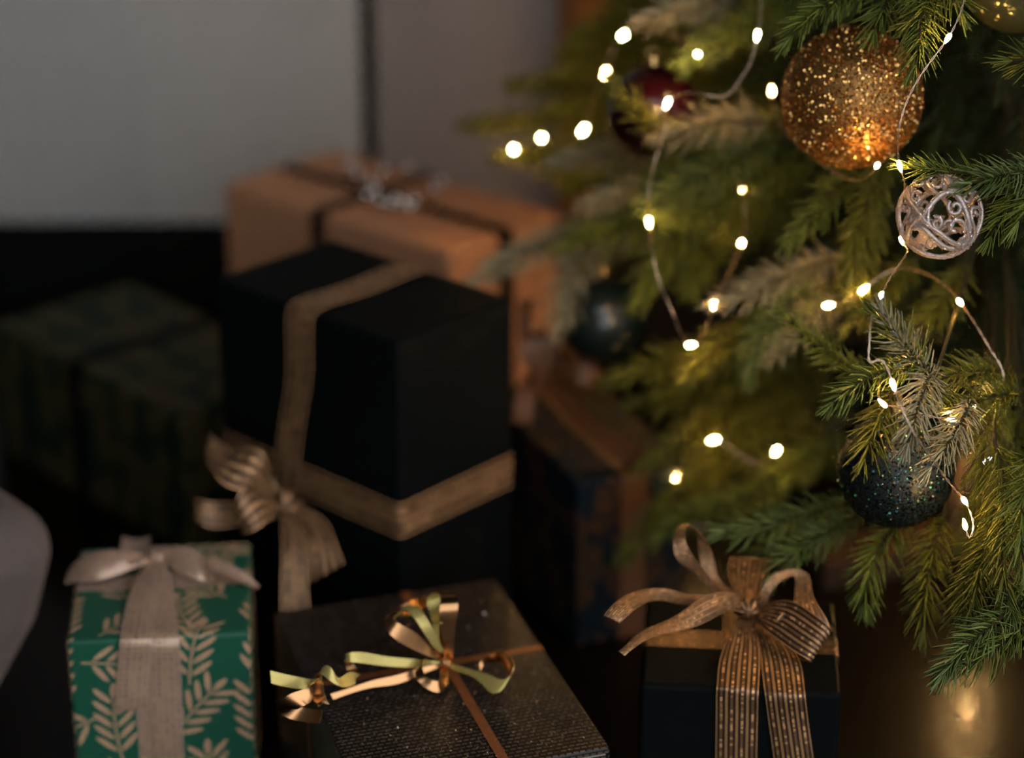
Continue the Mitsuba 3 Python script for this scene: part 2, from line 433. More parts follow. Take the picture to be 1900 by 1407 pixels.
# kraft gift with black ribbon and silver bells
A2 = math.radians(48.3)
fr = np.array([-0.0553, 1.866])
KW, KD = 0.150, 0.305
KR = Box(fr + 0.5 * KW * np.array([math.cos(A2), math.sin(A2)]) + 0.5 * KD * np.array([-math.sin(A2), math.cos(A2)]), A2, KW, KD, 0.24, 0.006)
t = 'kraft_gift_box'
tag(t, 'brown kraft paper gift box with a crossed black ribbon, against the grey wall', 'gift')
obj('box', KR.mesh(), 'm_kraft', t)
add_band(KR, t, 'm_black_ribbon', 'x', 0.018, 0.019)
add_band(KR, t, 'm_black_ribbon', 'y', 0.0, 0.019, lift=0.0013)
t = 'bell_garland'
tag(t, 'string of small silver bells lying over the crossed ribbon of the kraft box', 'bells')
gp = [PZ(x, y, 0.252) for x, y in ((648, 308), (664, 322), (690, 338), (680, 362), (702, 372), (722, 378), (742, 382), (760, 384), (770, 372), (806, 350), (820, 336), (758, 312), (712, 316))]
obj('cord', tube(spline(gp, 70), 0.0008, 5), 'm_black_ribbon', t)
bell = trimesh.creation.icosphere(2, 1.0)
bv = bell.vertices.copy()
bv[:, 2] *= np.where(np.abs(bv[:, 2]) < 0.12, 1.0, 1.02)
bv *= np.where((np.abs(bv[:, 2]) < 0.14)[:, None], 1.08, 1.0)
for q in gp + [PZ(x, y, 0.258) for x, y in ((696, 352), (732, 368), (750, 374))]:
    k = numbered(t + '__bell')
    scene[k] = mikit.ply(trimesh.Trimesh(bv * 0.0052 + q, bell.faces, process=False), 'm_bell', smooth=True)

# dark green patterned gift at the left
zt = 0.135
le, bk_, fc = PZ(-24, 600, zt)[:2], PZ(240, 522, zt)[:2], PZ(340, 778, zt)[:2]
A3 = math.atan2(*(bk_ - le)[::-1])
w3 = np.linalg.norm(bk_ - le)
d3 = np.linalg.norm(fc - le) - 0.004
ux, uy = np.array([math.cos(A3), math.sin(A3)]), np.array([-math.sin(A3), math.cos(A3)])
DG = Box(le + ux * w3 / 2 - uy * d3 / 2, A3, w3, d3, zt, 0.005)
mat('m_dark_green_paper', proc(leafy(DG, (0.008, 0.02, 0.012), (0.085, 0.06, 0.024), 0.046)), 0.6, specular=0.1)
t = 'dark_green_gift_box'
tag(t, 'wide dark green gift box with a dim leaf print and one black ribbon', 'gift')
obj('box', DG.mesh(), 'm_dark_green_paper', t)
add_band(DG, t, 'm_black_ribbon', 'x', 0.01, 0.02)

# bright green gift in front
GW = 0.127
gx0, gy0 = PZ(122, 1181, 0.144)[0], PZ(300, 1181, 0.144)[1]
GA = math.radians(6.0)
gux, guy = np.array([math.cos(GA), math.sin(GA)]), np.array([-math.sin(GA), math.cos(GA)])
GR = Box(np.array([gx0, gy0 - 0.008]) + gux * (GW / 2 + 0.001) + guy * 0.07, GA, GW, 0.14, 0.144, 0.004)
gy1 = gy0 - 0.008
mat('m_green_paper', proc(leafy(GR, (0.008, 0.085, 0.048), (0.44, 0.275, 0.17), 0.049)), 0.45, specular=0.3)
t = 'green_leaf_gift_box'
tag(t, 'bright green gift box printed with tan leaf sprigs and tied with a pale satin bow', 'gift')
obj('box', GR.mesh(), 'm_green_paper', t)
S = 'm_satin'
add_band(GR, t, S, 'y', -0.008, 0.021)
add_band(GR, t, S, 'x', 0.012, 0.021)
Z = Zoom(110, 980, 3.295)
bow = t + '__bow'
zk = 0.156
yF = gy0 - 0.003
top = lambda x, y, z: PZ(110 + x / 3.295, 980 + y / 3.295, z)


def frt(x, y, o=0.0):
    q = ray(110 + x / 3.295, 980 + y / 3.295)
    tt = (gy1 - 0.003 - o - gx0 * math.tan(GA)) / (q[1] - q[0] * math.tan(GA))
    return CAM + tt * q


e1 = [top(565, 190, 0.160), top(500, 270, 0.158), top(440, 380, 0.154), top(395, 540, 0.148), top(378, 630, 0.1465), frt(372, 690), frt(362, 800), frt(350, 960), frt(345, 1125)]
e2 = [top(600, 195, 0.160), top(610, 270, 0.160), top(610, 400, 0.155), top(590, 540, 0.148), top(576, 630, 0.1465), frt(566, 690), frt(555, 800), frt(548, 960), frt(540, 1085)]
add_strip('bow', e1, e2, S, t, n=70, cup=0.03)
e1 = [top(590, 200, 0.158), top(620, 290, 0.157), top(605, 420, 0.151), top(592, 560, 0.1465), top(578, 632, 0.1455), frt(560, 700, -.0012), frt(552, 850, -.0012), frt(560, 1080, -.0012), frt(585, 1450, -.0012)]
e2 = [top(620, 205, 0.158), top(680, 290, 0.157), top(705, 420, 0.151), top(720, 560, 0.1465), top(727, 632, 0.1455), frt(733, 700, -.0012), frt(742, 850, -.0012), frt(750, 1080, -.0012), frt(768, 1450, -.0012)]
add_strip('tail', e1, e2, S, bow, n=70, cup=0.02)
add_strip('loop', [top(590, 180, .160), top(480, 150, .164), top(340, 140, .168), top(200, 150, .166), top(90, 215, .158), top(50, 280, .150)],
          [top(590, 215, .156), top(480, 240, .156), top(395, 270, .156), top(230, 320, .154), top(110, 330, .150), top(40, 345, .146)], S, bow, n=50, cup=0.12)
add_strip('loop', [top(590, 185, .160), top(640, 140, .166), top(740, 115, .172), top(860, 150, .170), top(915, 230, .164), top(935, 320, .156)],
          [top(600, 215, .156), top(650, 220, .158), top(720, 260, .158), top(800, 300, .156), top(870, 320, .153), top(925, 345, .150)], S, bow, n=50, cup=0.14)
add_strip('loop', [top(880, 190, .160), top(960, 185, .162), top(1060, 225, .159), top(1150, 290, .153), top(1222, 352, .147)],
          [top(900, 255, .154), top(980, 270, .154), top(1060, 310, .152), top(1140, 345, .149), top(1212, 372, .1465)], S, bow, n=40, cup=0.15)
add_strip('loop', [top(560, 200, .160), top(500, 215, .162), top(430, 205, .163), top(380, 180, .160), top(375, 110, .154), top(385, 50, .148)],
          [top(590, 180, .160), top(560, 190, .163), top(550, 180, .165), top(545, 150, .162), top(550, 100, .154), top(555, 50, .148)], S, bow, n=40, cup=0.1)
knot('knot', top(605, 185, 0.158), 0.0075, S, bow)

# flat dark brocade gift with curling gold ribbon
hb = 0.125
nr, brk, fl = PZ(1145, 1385, hb)[:2], PZ(920, 1073, hb)[:2], PZ(507, 1137, hb)[:2]
A4 = math.atan2(*(brk - fl)[::-1])
w4, d4 = np.linalg.norm(brk - fl), np.linalg.norm(nr - brk)
ux, uy = np.array([math.cos(A4), math.sin(A4)]), np.array([-math.sin(A4), math.cos(A4)])
BR = Box(fl + ux * w4 / 2 - uy * d4 / 2, A4, w4, d4, hb, 0.0025)


def f_brocade(p, n, uv):
    u, v = BR.local(p, n)
    r = dr.floor(v / 0.0040)
    a = u / 0.0047 + 0.5 * (r - 2 * dr.floor(r / 2))
    ex, ey = dr.abs(a - dr.floor(a) - 0.5), dr.abs(v / 0.0040 - r - 0.5)
    dash = smoothstep(0.44, 0.30, ex) * smoothstep(0.30, 0.14, ey)
    return mix((0.004, 0.0037, 0.0037), (0.135, 0.105, 0.093), dash * (0.35 + 0.65 * cell_rand(dr.floor(a), r)))


mat('m_brocade', proc(f_brocade), 0.34, metallic=0.5, specular=0.5)
mat('m_silver', (0.5, 0.48, 0.47), 0.3, metallic=0.9)
t = 'brocade_gift_box'
tag(t, 'low dark gift box in woven silver-dotted paper topped with a curled gold ribbon', 'gift')
obj('box', BR.mesh(), 'm_brocade', t)
sp, spn = [], []
for _ in range(1300):
    a, b, s = rng.uniform(-w4 / 2 + .004, w4 / 2 - .004), rng.uniform(-d4 / 2 + .004, d4 / 2 - .004), rng.uniform(0.0004, 0.0008)
    th, tx, ty = rng.uniform(0, 6.28), rng.normal(0, 0.35), rng.normal(0, 0.35)
    for k in range(3):
        o = np.array([math.cos(th + k * 2.1) * s, math.sin(th + k * 2.1) * s])
        sp.append(BR.at(a + o[0], b + o[1], hb + 0.0012 + o[0] * tx + o[1] * ty))
k = obj('glitter', trimesh.Trimesh(np.array(sp), np.arange(len(sp)).reshape(-1, 3), process=False), 'm_silver', t, smooth=False)
tag(k, kind='stuff')
# silver braid on the near side below the top edge
for i, zz in enumerate((hb - 0.004, hb - 0.018)):
    obj('braid', join(tube([BR.at(-w4 / 2 + .004, -d4 / 2 - .0006, zz), BR.at(w4 / 2 - .004, -d4 / 2 - .0006, zz)], 0.0008, 6),
                      *[tube([BR.at(x, -d4 / 2 - .0008, zz - .0042), BR.at(x + .0032, -d4 / 2 - .0008, zz - .0042)], 0.0011, 6) for x in np.arange(-w4 / 2 + .005, w4 / 2 - .006, 0.0058)]), 'm_silver', t)
kx = (PZ(828, 1232, hb)[:2] - BR.c)
ka, kb = kx @ ux, kx @ uy
add_band(BR, t, 'm_rust_ribbon', 'x', kb, 0.0068)
add_band(BR, t, 'm_rust_ribbon', 'y', ka, 0.0068, lift=0.0012)
Z = Zoom(500, 1080, 3.8)
bow = t + '__bow'
CG, CP = 'm_curl_gold', 'm_curl_pale'


def curl(name, rows, front, parent, n=40, both=None):
    """A curling ribbon: gold outside, paler inside, as two thin layers of one part."""
    e1, e2 = Z.pair(rows)
    k = add_strip(name, e1, e2, front, parent, n=n, thick=0.0003, m=4)
    if both:
        a, b = spline(e1, n), spline(e2, n)
        nn = np.cross(np.gradient((a + b) / 2, axis=0), b - a)
        nn /= np.linalg.norm(nn, axis=1, keepdims=True) + 1e-9
        me, uv = strip(a - nn * 0.0006, b - nn * 0.0006, n=n, thick=0.0003, m=4)
        obj('lining', me, both, k if k.count('__') < 2 else k.rsplit('__', 1)[0], smooth=True, uv=uv)
    return k


curl('bow', [(1225, 560, 1240, 535, 1.522), (1100, 515, 1120, 450, 1.512), (930, 430, 1000, 340, 1.502), (830, 345, 880, 265, 1.50), (815, 270, 900, 235, 1.505), (900, 190, 990, 240, 1.515), (1000, 130, 1060, 200, 1.522), (1090, 105, 1120, 170, 1.532), (1130, 150, 1190, 140, 1.538), (1150, 300, 1210, 300, 1.535), (1200, 480, 1240, 470, 1.528)], CP, t, n=80, both=CG)
curl('curl', [(1200, 495, 1228, 480, 1.510), (1130, 420, 1185, 395, 1.500), (1065, 320, 1130, 290, 1.495), (1000, 235, 1080, 215, 1.497), (940, 210, 1010, 170, 1.503), (880, 270, 930, 200, 1.506), (850, 330, 890, 290, 1.508), (930, 350, 1000, 300, 1.512)], CG, bow, n=60, both=CP)
curl('curl', [(1225, 555, 1290, 560, 1.522), (1200, 420, 1300, 430, 1.512), (1195, 300, 1312, 300, 1.505), (1200, 200, 1330, 185, 1.500), (1205, 120, 1322, 115, 1.503), (1170, 80, 1270, 75, 1.513), (1110, 130, 1210, 90, 1.522), (1130, 220, 1240, 180, 1.520), (1150, 285, 1255, 265, 1.508), (1210, 290, 1270, 230, 1.503)], CP, bow, n=70, both=CG)
curl('curl', [(1215, 600, 1215, 560, 1.522), (1100, 600, 1100, 555, 1.518), (1020, 603, 1020, 545, 1.512), (800, 592, 800, 522, 1.500), (640, 572, 640, 495, 1.490), (560, 565, 560, 500, 1.487), (530, 570, 545, 520, 1.492), (540, 600, 600, 590, 1.497), (570, 680, 640, 650, 1.492), (600, 720, 560, 640, 1.482), (520, 745, 480, 680, 1.474), (420, 690, 430, 600, 1.470), (360, 650, 390, 595, 1.473), (310, 690, 370, 680, 1.478), (300, 790, 385, 780, 1.474), (330, 850, 350, 880, 1.466)], CG, bow, n=110, both=CP)
curl('curl', [(420, 860, 340, 850, 1.474), (380, 760, 290, 760, 1.472), (350, 690, 290, 700, 1.466), (280, 740, 300, 830, 1.460), (150, 790, 250, 870, 1.456), (70, 860, 190, 900, 1.458), (80, 930, 170, 880, 1.464), (200, 980, 250, 890, 1.466), (350, 1000, 370, 900, 1.462)], CG, bow, n=80, both=CP)
curl('curl', [(300, 690, 290, 760, 1.476), (150, 660, 140, 745, 1.470), (5, 625, 12, 715, 1.464)], CP, bow, n=24, both=CG)
curl('curl', [(1260, 600, 1270, 580, 1.52), (1370, 645, 1380, 605, 1.512), (1450, 680, 1480, 635, 1.505), (1520, 745, 1560, 660, 1.499), (1570, 785, 1640, 690, 1.495), (1630, 770, 1700, 660, 1.494), (1680, 690, 1725, 580, 1.497), (1660, 600, 1660, 500, 1.505), (1590, 560, 1570, 510, 1.514), (1510, 590, 1490, 560, 1.518), (1480, 660, 1470, 610, 1.516), (1540, 740, 1550, 690, 1.508)], CP, bow, n=90, both=CG)
curl('curl', [(1180, 590, 1190, 620, 1.52), (1040, 610, 1080, 560, 1.508), (1030, 660, 1090, 640, 1.500), (1080, 730, 1140, 690, 1.497), (1190, 780, 1190, 700, 1.498), (1255, 720, 1210, 650, 1.508), (1255, 620, 1220, 600, 1.518)], CG, bow, n=50, both=CP)
curl('curl', [(1215, 605, 1205, 580, 1.520), (1080, 650, 1075, 605, 1.512), (900, 720, 890, 660, 1.505), (760, 740, 750, 690, 1.500), (640, 765, 620, 730, 1.497), (450, 830, 430, 790, 1.494)], CG, bow, n=40)
knot('knot', P(828, 1229, 1.518), 0.0042, CG, bow)

# black gift at the right with the wide bow
hr = 0.15
p0, p1 = PZ(1187, 1272, hr)[:2], PZ(1562, 1290, hr)[:2]
A5 = math.atan2(*(p1 - p0)[::-1])
w5, d5 = np.linalg.norm(p1 - p0), 0.128
ux, uy = np.array([math.cos(A5), math.sin(A5)]), np.array([-math.sin(A5), math.cos(A5)])
RG = Box(p0 + ux * w5 / 2 + uy * d5 / 2, A5, w5, d5, hr, 0.004)
t = 'black_bow_gift_box'
tag(t, 'black gift box below the tree with a large gold striped bow and long hanging tails', 'gift')
obj('box', RG.mesh(), 'm_black_paper', t)
R = 'm_gold_ribbon'
add_band(RG, t, R, 'x', 0.0, 0.024)
add_band(RG, t, R, 'y', 0.0, 0.024, lift=0.0013)
Z = Zoom(1100, 960, 3.148)
bow = t + '__bow'
# where the sloping front plane lies
fy = lambda x: p0[1] + (x - p0[0]) * math.tan(A5)


def rtop(x, y, z):
    return PZ(1100 + x / 3.148, 960 + y / 3.148, z)


def rfront(x, y, o=0.002):
    px, py = 1100 + x / 3.148, 960 + y / 3.148
    r_ = ray(px, py)
    tt = (p0[1] - o - p0[0] * math.tan(A5)) / (r_[1] - r_[0] * math.tan(A5))
    return CAM + tt * r_


add_strip('bow', *Z.pair([(900, 510, 905, 545, 1.513), (860, 450, 880, 560, 1.505), (780, 435, 800, 545, 1.496), (640, 470, 700, 590, 1.486), (480, 580, 560, 650, 1.474), (300, 660, 380, 690, 1.460), (200, 740, 260, 750, 1.450), (150, 785, 185, 812, 1.445)]), R, t, n=60, cup=0.08)
add_strip('tail', *Z.pair([(890, 500, 890, 530, 1.516), (800, 470, 800, 510, 1.512), (640, 455, 640, 500, 1.507), (530, 445, 530, 510, 1.500), (430, 418, 420, 490, 1.492), (250, 435, 310, 500, 1.478), (130, 500, 220, 560, 1.466), (65, 575, 155, 618, 1.460)]), R, bow, n=60, cup=0.06)
add_strip('loop', *Z.pair([(835, 465, 870, 440, 1.515), (700, 440, 745, 420, 1.512), (600, 330, 660, 320, 1.505), (500, 255, 580, 220, 1.498), (468, 170, 540, 130, 1.497), (485, 80, 545, 60, 1.503), (530, 38, 580, 55, 1.512), (590, 70, 640, 110, 1.522), (620, 200, 700, 220, 1.530), (650, 330, 730, 340, 1.530), (740, 430, 800, 420, 1.525), (860, 470, 880, 450, 1.52)]), R, bow, n=80)
add_strip('loop', *Z.pair([(870, 500, 950, 500, 1.518), (815, 400, 990, 410, 1.527), (790, 310, 1035, 300, 1.540), (800, 245, 1040, 250, 1.550), (810, 240, 1035, 262, 1.560), (840, 330, 1000, 350, 1.562), (880, 470, 950, 480, 1.545)]), R, bow, n=50)
add_strip('loop', *Z.pair([(925, 520, 960, 560, 1.512), (965, 520, 1010, 535, 1.506), (980, 440, 1040, 440, 1.500), (1040, 350, 1085, 385, 1.500), (1120, 310, 1140, 350, 1.503), (1210, 305, 1180, 350, 1.505), (1265, 345, 1182, 400, 1.503), (1282, 440, 1175, 480, 1.497), (1330, 540, 1130, 540, 1.489), (1385, 640, 1075, 600, 1.486)]), R, bow, n=70)
add_strip('loop', *Z.pair([(950, 540, 945, 585, 1.510), (1080, 490, 985, 640, 1.496), (1190, 500, 1060, 700, 1.484), (1300, 570, 1170, 780, 1.474), (1385, 640, 1262, 835, 1.470), (1392, 668, 1275, 845, 1.474), (1340, 660, 1230, 835, 1.486), (1200, 620, 1120, 790, 1.500), (1060, 580, 1020, 690, 1.510), (960, 550, 930, 600, 1.516)]), R, bow, n=80)
e1 = [rtop(855, 550, .166), rtop(830, 610, .166), rtop(780, 720, .163), rtop(738, 850, .1575), rtop(726, 960, .153), rtop(722, 1000, .1517), rfront(720, 1030), rfront(719, 1120), rfront(718, 1250), rfront(716, 1450)]
e2 = [rtop(905, 550, .166), rtop(930, 610, .166), rtop(965, 720, .163), rtop(976, 850, .1575), rtop(972, 960, .153), rtop(969, 1000, .1517), rfront(967, 1030), rfront(965, 1120), rfront(962, 1250), rfront(958, 1450)]
add_strip('tail', e1, e2, R, bow, n=80, cup=0.02)
e1 = [rtop(900, 560, .164), rtop(940, 640, .163), rtop(970, 740, .160), rtop(985, 860, .156), rtop(995, 960, .1525), rtop(1000, 1000, .1513), rfront(1005, 1035), rfront(1020, 1150), rfront(1040, 1290), rfront(1062, 1450)]
e2 = [rtop(940, 570, .164), rtop(1040, 640, .164), rtop(1150, 740, .162), rtop(1215, 860, .157), rtop(1232, 960, .1525), rtop(1237, 1000, .1513), rfront(1241, 1035), rfront(1254, 1150), rfront(1272, 1290), rfront(1296, 1450)]
add_strip('tail', e1, e2, R, bow, n=80, cup=0.04)
knot('knot', P(1387, 1128, 1.508), 0.0085, R, bow, (1.1, 0.8, 0.8))

# navy floral gift behind
A6 = math.radians(-68 + 90)
NV = Box((0.060, 1.690), A6, 0.100, 0.20, 0.15, 0.004)


def f_navy(p, n, uv):
    u, v = NV.local(p, n)
    a = fbm(u * 45 + 3, v * 45, 2.0, 3)
    d1, d2, w = voronoi(u * 75, v * 75)
    return mix(mix((0.004, 0.009, 0.014), (0.03, 0.018, 0.01), smoothstep(0.52, 0.62, a)), (0.07, 0.024, 0.008), smoothstep(0.28, 0.18, d1) * dr.select(w > 0.6, 1.0, 0.0))


mat('m_navy_paper', proc(f_navy), 0.55, specular=0.1)
t = 'navy_floral_gift_box'
tag(t, 'dark navy floral gift box with a plain brown bow, between black gift and tree', 'gift')
obj('box', NV.mesh(), 'm_navy_paper', t)
B = 'm_brown_ribbon'
add_band(NV, t, B, 'y', 0.0, 0.022)
Z = Zoom(0, 0, 1)
bow = t + '__bow'
add_strip('bow', *Z.pair([(1000, 690, 1005, 705, 1.85), (1045, 672, 1050, 705, 1.84), (1085, 675, 1085, 715, 1.835), (1118, 690, 1105, 712, 1.84), (1090, 705, 1080, 712, 1.85), (1040, 700, 1030, 712, 1.86), (1002, 695, 1000, 706, 1.865)]), B, t, n=40)
add_strip('loop', *Z.pair([(990, 695, 1010, 690, 1.85), (968, 660, 1030, 645, 1.845), (965, 630, 1020, 620, 1.845), (972, 615, 1010, 610, 1.852), (985, 640, 1030, 650, 1.86), (995, 690, 1010, 690, 1.86)]), B, bow, n=40)
add_strip('tail', *Z.pair([(985, 695, 1005, 705, 1.85), (962, 720, 995, 725, 1.84), (955, 755, 990, 760, 1.835), (950, 785, 985, 790, 1.83)]), B, bow, n=24)
add_strip('loop', *Z.pair([(985, 690, 995, 700, 1.855), (965, 640, 985, 640, 1.86), (962, 590, 985, 585, 1.865), (963, 560, 990, 556, 1.87)]), B, bow, n=24)
add_strip('tail', *Z.pair([(1000, 708, 1012, 695, 1.85), (1040, 760, 1062, 738, 1.825), (1090, 812, 1112, 782, 1.80), (1140, 850, 1158, 812, 1.785), (1175, 875, 1192, 830, 1.775)]), B, bow, n=30)
knot('knot', P(998, 698, 1.845), 0.008, B, bow)

# grey pouf at the left
t = 'fabric_pouf'
tag(t, 'grey brown upholstered pouf at the left edge beside the bright green gift', 'pouf')
pc = P(110, 960, 1.2)
pa = math.radians(131)
pe, pf = np.array([math.cos(pa), math.sin(pa), 0]), np.array([-math.sin(pa), math.cos(pa), 0])   # along the far edge; towards the near left


def pouf_hull(levels):
    """A rounded square block given as (height, inset, radius) levels; its right corner is the origin."""
    out = []
    for z, ins, r in levels:
        for a, b in ((ins, ins), (0.42 - ins, ins), (ins, 0.42 - ins), (0.42 - ins, 0.42 - ins)):
            out.append(m3.Manifold.sphere(r, 40).translate((pe * a + pf * b + np.array([0, 0, z])).tolist()))
    m = m3.Manifold.batch_hull(out).to_mesh()
    me = trimesh.Trimesh(np.array(m.vert_properties)[:, :3], np.array(m.tri_verts), process=False)
    me.apply_translation([pc[0] + 0.012, pc[1], 0])
    return me


zt_ = pc[2]
obj('cushion', pouf_hull([(zt_ - 0.022, 0.034, 0.028), (zt_ - 0.055, 0.038, 0.024), (zt_ - 0.11, 0.050, 0.012)]), 'm_fabric_pouf', t, smooth=40)
obj('skirt', pouf_hull([(zt_ - 0.13, 0.049, 0.008), (0.012, 0.075, 0.01)]), 'm_wool', t, smooth=40)

# ------------------------------------------------------------------ the tree
scene['m_needle'] = {'type': 'principled', 'base_color': {'type': 'mesh_attribute', 'name': 'vertex_color'}, 'roughness': 0.45, 'specular': 0.3}
mat('m_twig', (0.035, 0.03, 0.014), 0.85, specular=0.1)
mat('m_bark', proc(lambda p, n, uv: mix((0.03, 0.018, 0.01), (0.08, 0.05, 0.03), fbm(p.x * 200, p.y * 200, p.z * 50))), 0.9)
mat('m_stand', (0.02, 0.011, 0.006), 0.7, specular=0.1)
TREE = 'christmas_tree'
tag(TREE, 'green artificial spruce Christmas tree hung with baubles and warm fairy lights', 'Christmas tree')
AX = P(1830, 600, 1.87)[:2]
obj('trunk', tube([[AX[0], AX[1], 0.02], [AX[0], AX[1], 0.5], [AX[0], AX[1], 1.0]], [0.02, 0.018, 0.012], 10), 'm_bark', TREE, smooth=True)
obj('stand', join(xf(rounded_box(0.30, 0.05, 0.03, 0.004, 8), 0.3, (AX[0], AX[1], 0.0005)), xf(rounded_box(0.30, 0.05, 0.03, 0.004, 8), 0.3 + math.pi / 2, (AX[0], AX[1], 0.001))), 'm_stand', TREE)
GREENS = {'green': ((0.06, 0.095, 0.012), (0.155, 0.185, 0.034)), 'olive': ((0.066, 0.08, 0.008), (0.145, 0.15, 0.024)), 'frost_daylit': ((0.22, 0.21, 0.115), (0.42, 0.38, 0.25)), 'inner_shade': ((0.014, 0.026, 0.006), (0.035, 0.05, 0.013)), 'blue': ((0.068, 0.115, 0.026), (0.155, 0.2, 0.065))}  # pale grey tone carries painted daylight, the darkest tone painted inner shade


def sprig(path, tone='green', length=0.0205, per_m=1750, rad=0.00082, flat=0.5, bare=0.0, seed=0):
    """(needle mesh, colours) along a twig path (n, 3)."""
    r = np.random.default_rng(seed)
    pts = np.asarray(path)
    L = np.r_[0, np.cumsum(np.linalg.norm(np.diff(pts, axis=0), axis=1))]
    n = max(40, int(L[-1] * per_m))
    s = np.sort(r.uniform(bare, 1.0, n))
    s[-14:] = 1 - 0.02 * r.uniform(0, 1, 14)
    c = np.stack([np.interp(s * L[-1], L, pts[:, k]) for k in range(3)], 1)
    tg = np.stack([np.interp(s * L[-1], L, np.gradient(pts[:, k], L)) for k in range(3)], 1)
    tg /= np.linalg.norm(tg, axis=1, keepdims=True)
    side = np.cross(tg, [0, 0, 1.0])
    side /= np.linalg.norm(side, axis=1, keepdims=True) + 1e-9
    upv = np.cross(side, tg)
    az = np.arange(n) * 2.39996 + r.uniform(-0.5, 0.5, n)
    rd = np.cos(az)[:, None] * side + np.sin(az)[:, None] * upv * (1 - flat * (np.sin(az) < 0))[:, None]
    rd /= np.linalg.norm(rd, axis=1, keepdims=True)
    th = np.radians(62 - 40 * s ** 5 + r.normal(0, 8, n))
    d0 = np.cos(th)[:, None] * tg + np.sin(th)[:, None] * rd
    ln = length * (0.72 + 0.4 * r.uniform(size=n)) * (1 - 0.35 * s ** 6) * np.minimum(1, 0.55 + s * 4)
    bend = (tg * 0.55 + np.array([0, 0, -0.12]) + r.normal(0, 0.12, (n, 3)))
    stn = np.array([0.0, 0.42, 0.9, 1.0])
    rr = np.array([0.7, 1.0, 0.72, 0.0]) * rad
    q = np.cross(d0, tg)
    q /= np.linalg.norm(q, axis=1, keepdims=True) + 1e-9
    w = np.cross(d0, q)
    rings = []
    for st, ra in zip(stn[:3], rr[:3]):
        p = c + (ln * st)[:, None] * (d0 + bend * st * 0.55)
        for k in range(3):
            a = k * 2.0944
            rings.append(p + ra * (math.cos(a) * q + 0.7 * math.sin(a) * w))
    rings.append(c + ln[:, None] * (d0 + bend * 0.55))
    V = np.stack(rings, 1)
    tri = []
    for b in (0, 3):
        for k in range(3):
            k2 = (k + 1) % 3
            tri += [(b + k, b + k2, b + 3 + k2), (b + k, b + 3 + k2, b + 3 + k)]
    for k in range(3):
        tri.append((6 + k, 6 + (k + 1) % 3, 9))
    Fc = (np.arange(n)[:, None, None] * 10 + np.array(tri)[None]).reshape(-1, 3)
    lo, hi = (np.array(x) for x in GREENS[tone])
    t = r.uniform(0, 1, n)[:, None]
    col = (lo * (1 - t) + hi * t) * (0.8 + 0.4 * r.uniform(size=(n, 1)))
    col = np.repeat(col[:, None], 10, 1)
    tipc = hi * 1.25
    col[:, 9] = col[:, 9] * 0.6 + tipc * 0.4
    return trimesh.Trimesh(V.reshape(-1, 3), Fc, process=False), col.reshape(-1, 3)


def branch(path, tone='green', root=True, full=True, seed=0, twig=0.0016, **kw):
    """A branch of the tree: a twig that starts at the trunk, and its needles."""
    p = spline(path, 14)
    stem = p
    rads = np.linspace(twig, twig * 0.5, len(p))
    if root:
        b = p[0]
        tr = np.array([AX[0], AX[1], min(b[2] + 0.02, 0.95)])
        mid = b + (tr - b) * 0.4 - (p[1] - p[0]) * 0.5 * min(1.0, 0.03 / np.linalg.norm(p[1] - p[0]))
        stem = np.vstack([spline([tr, mid, b], 9)[:-1], p])
        p = stem[5:] if full else p
        rads = np.r_[np.linspace(twig * 1.5, twig * 0.8, 8), rads]
    k = obj('branch', tube(stem, rads, 5), 'm_twig', TREE, smooth=True)
    me, col = sprig(p, tone, seed=seed, **kw)
    nk = obj('needles', me, 'm_needle', k, smooth=True, color=col)
    tag(nk, kind='stuff')
    return k


def px(*rows):
    return [P(*r) for r in rows]


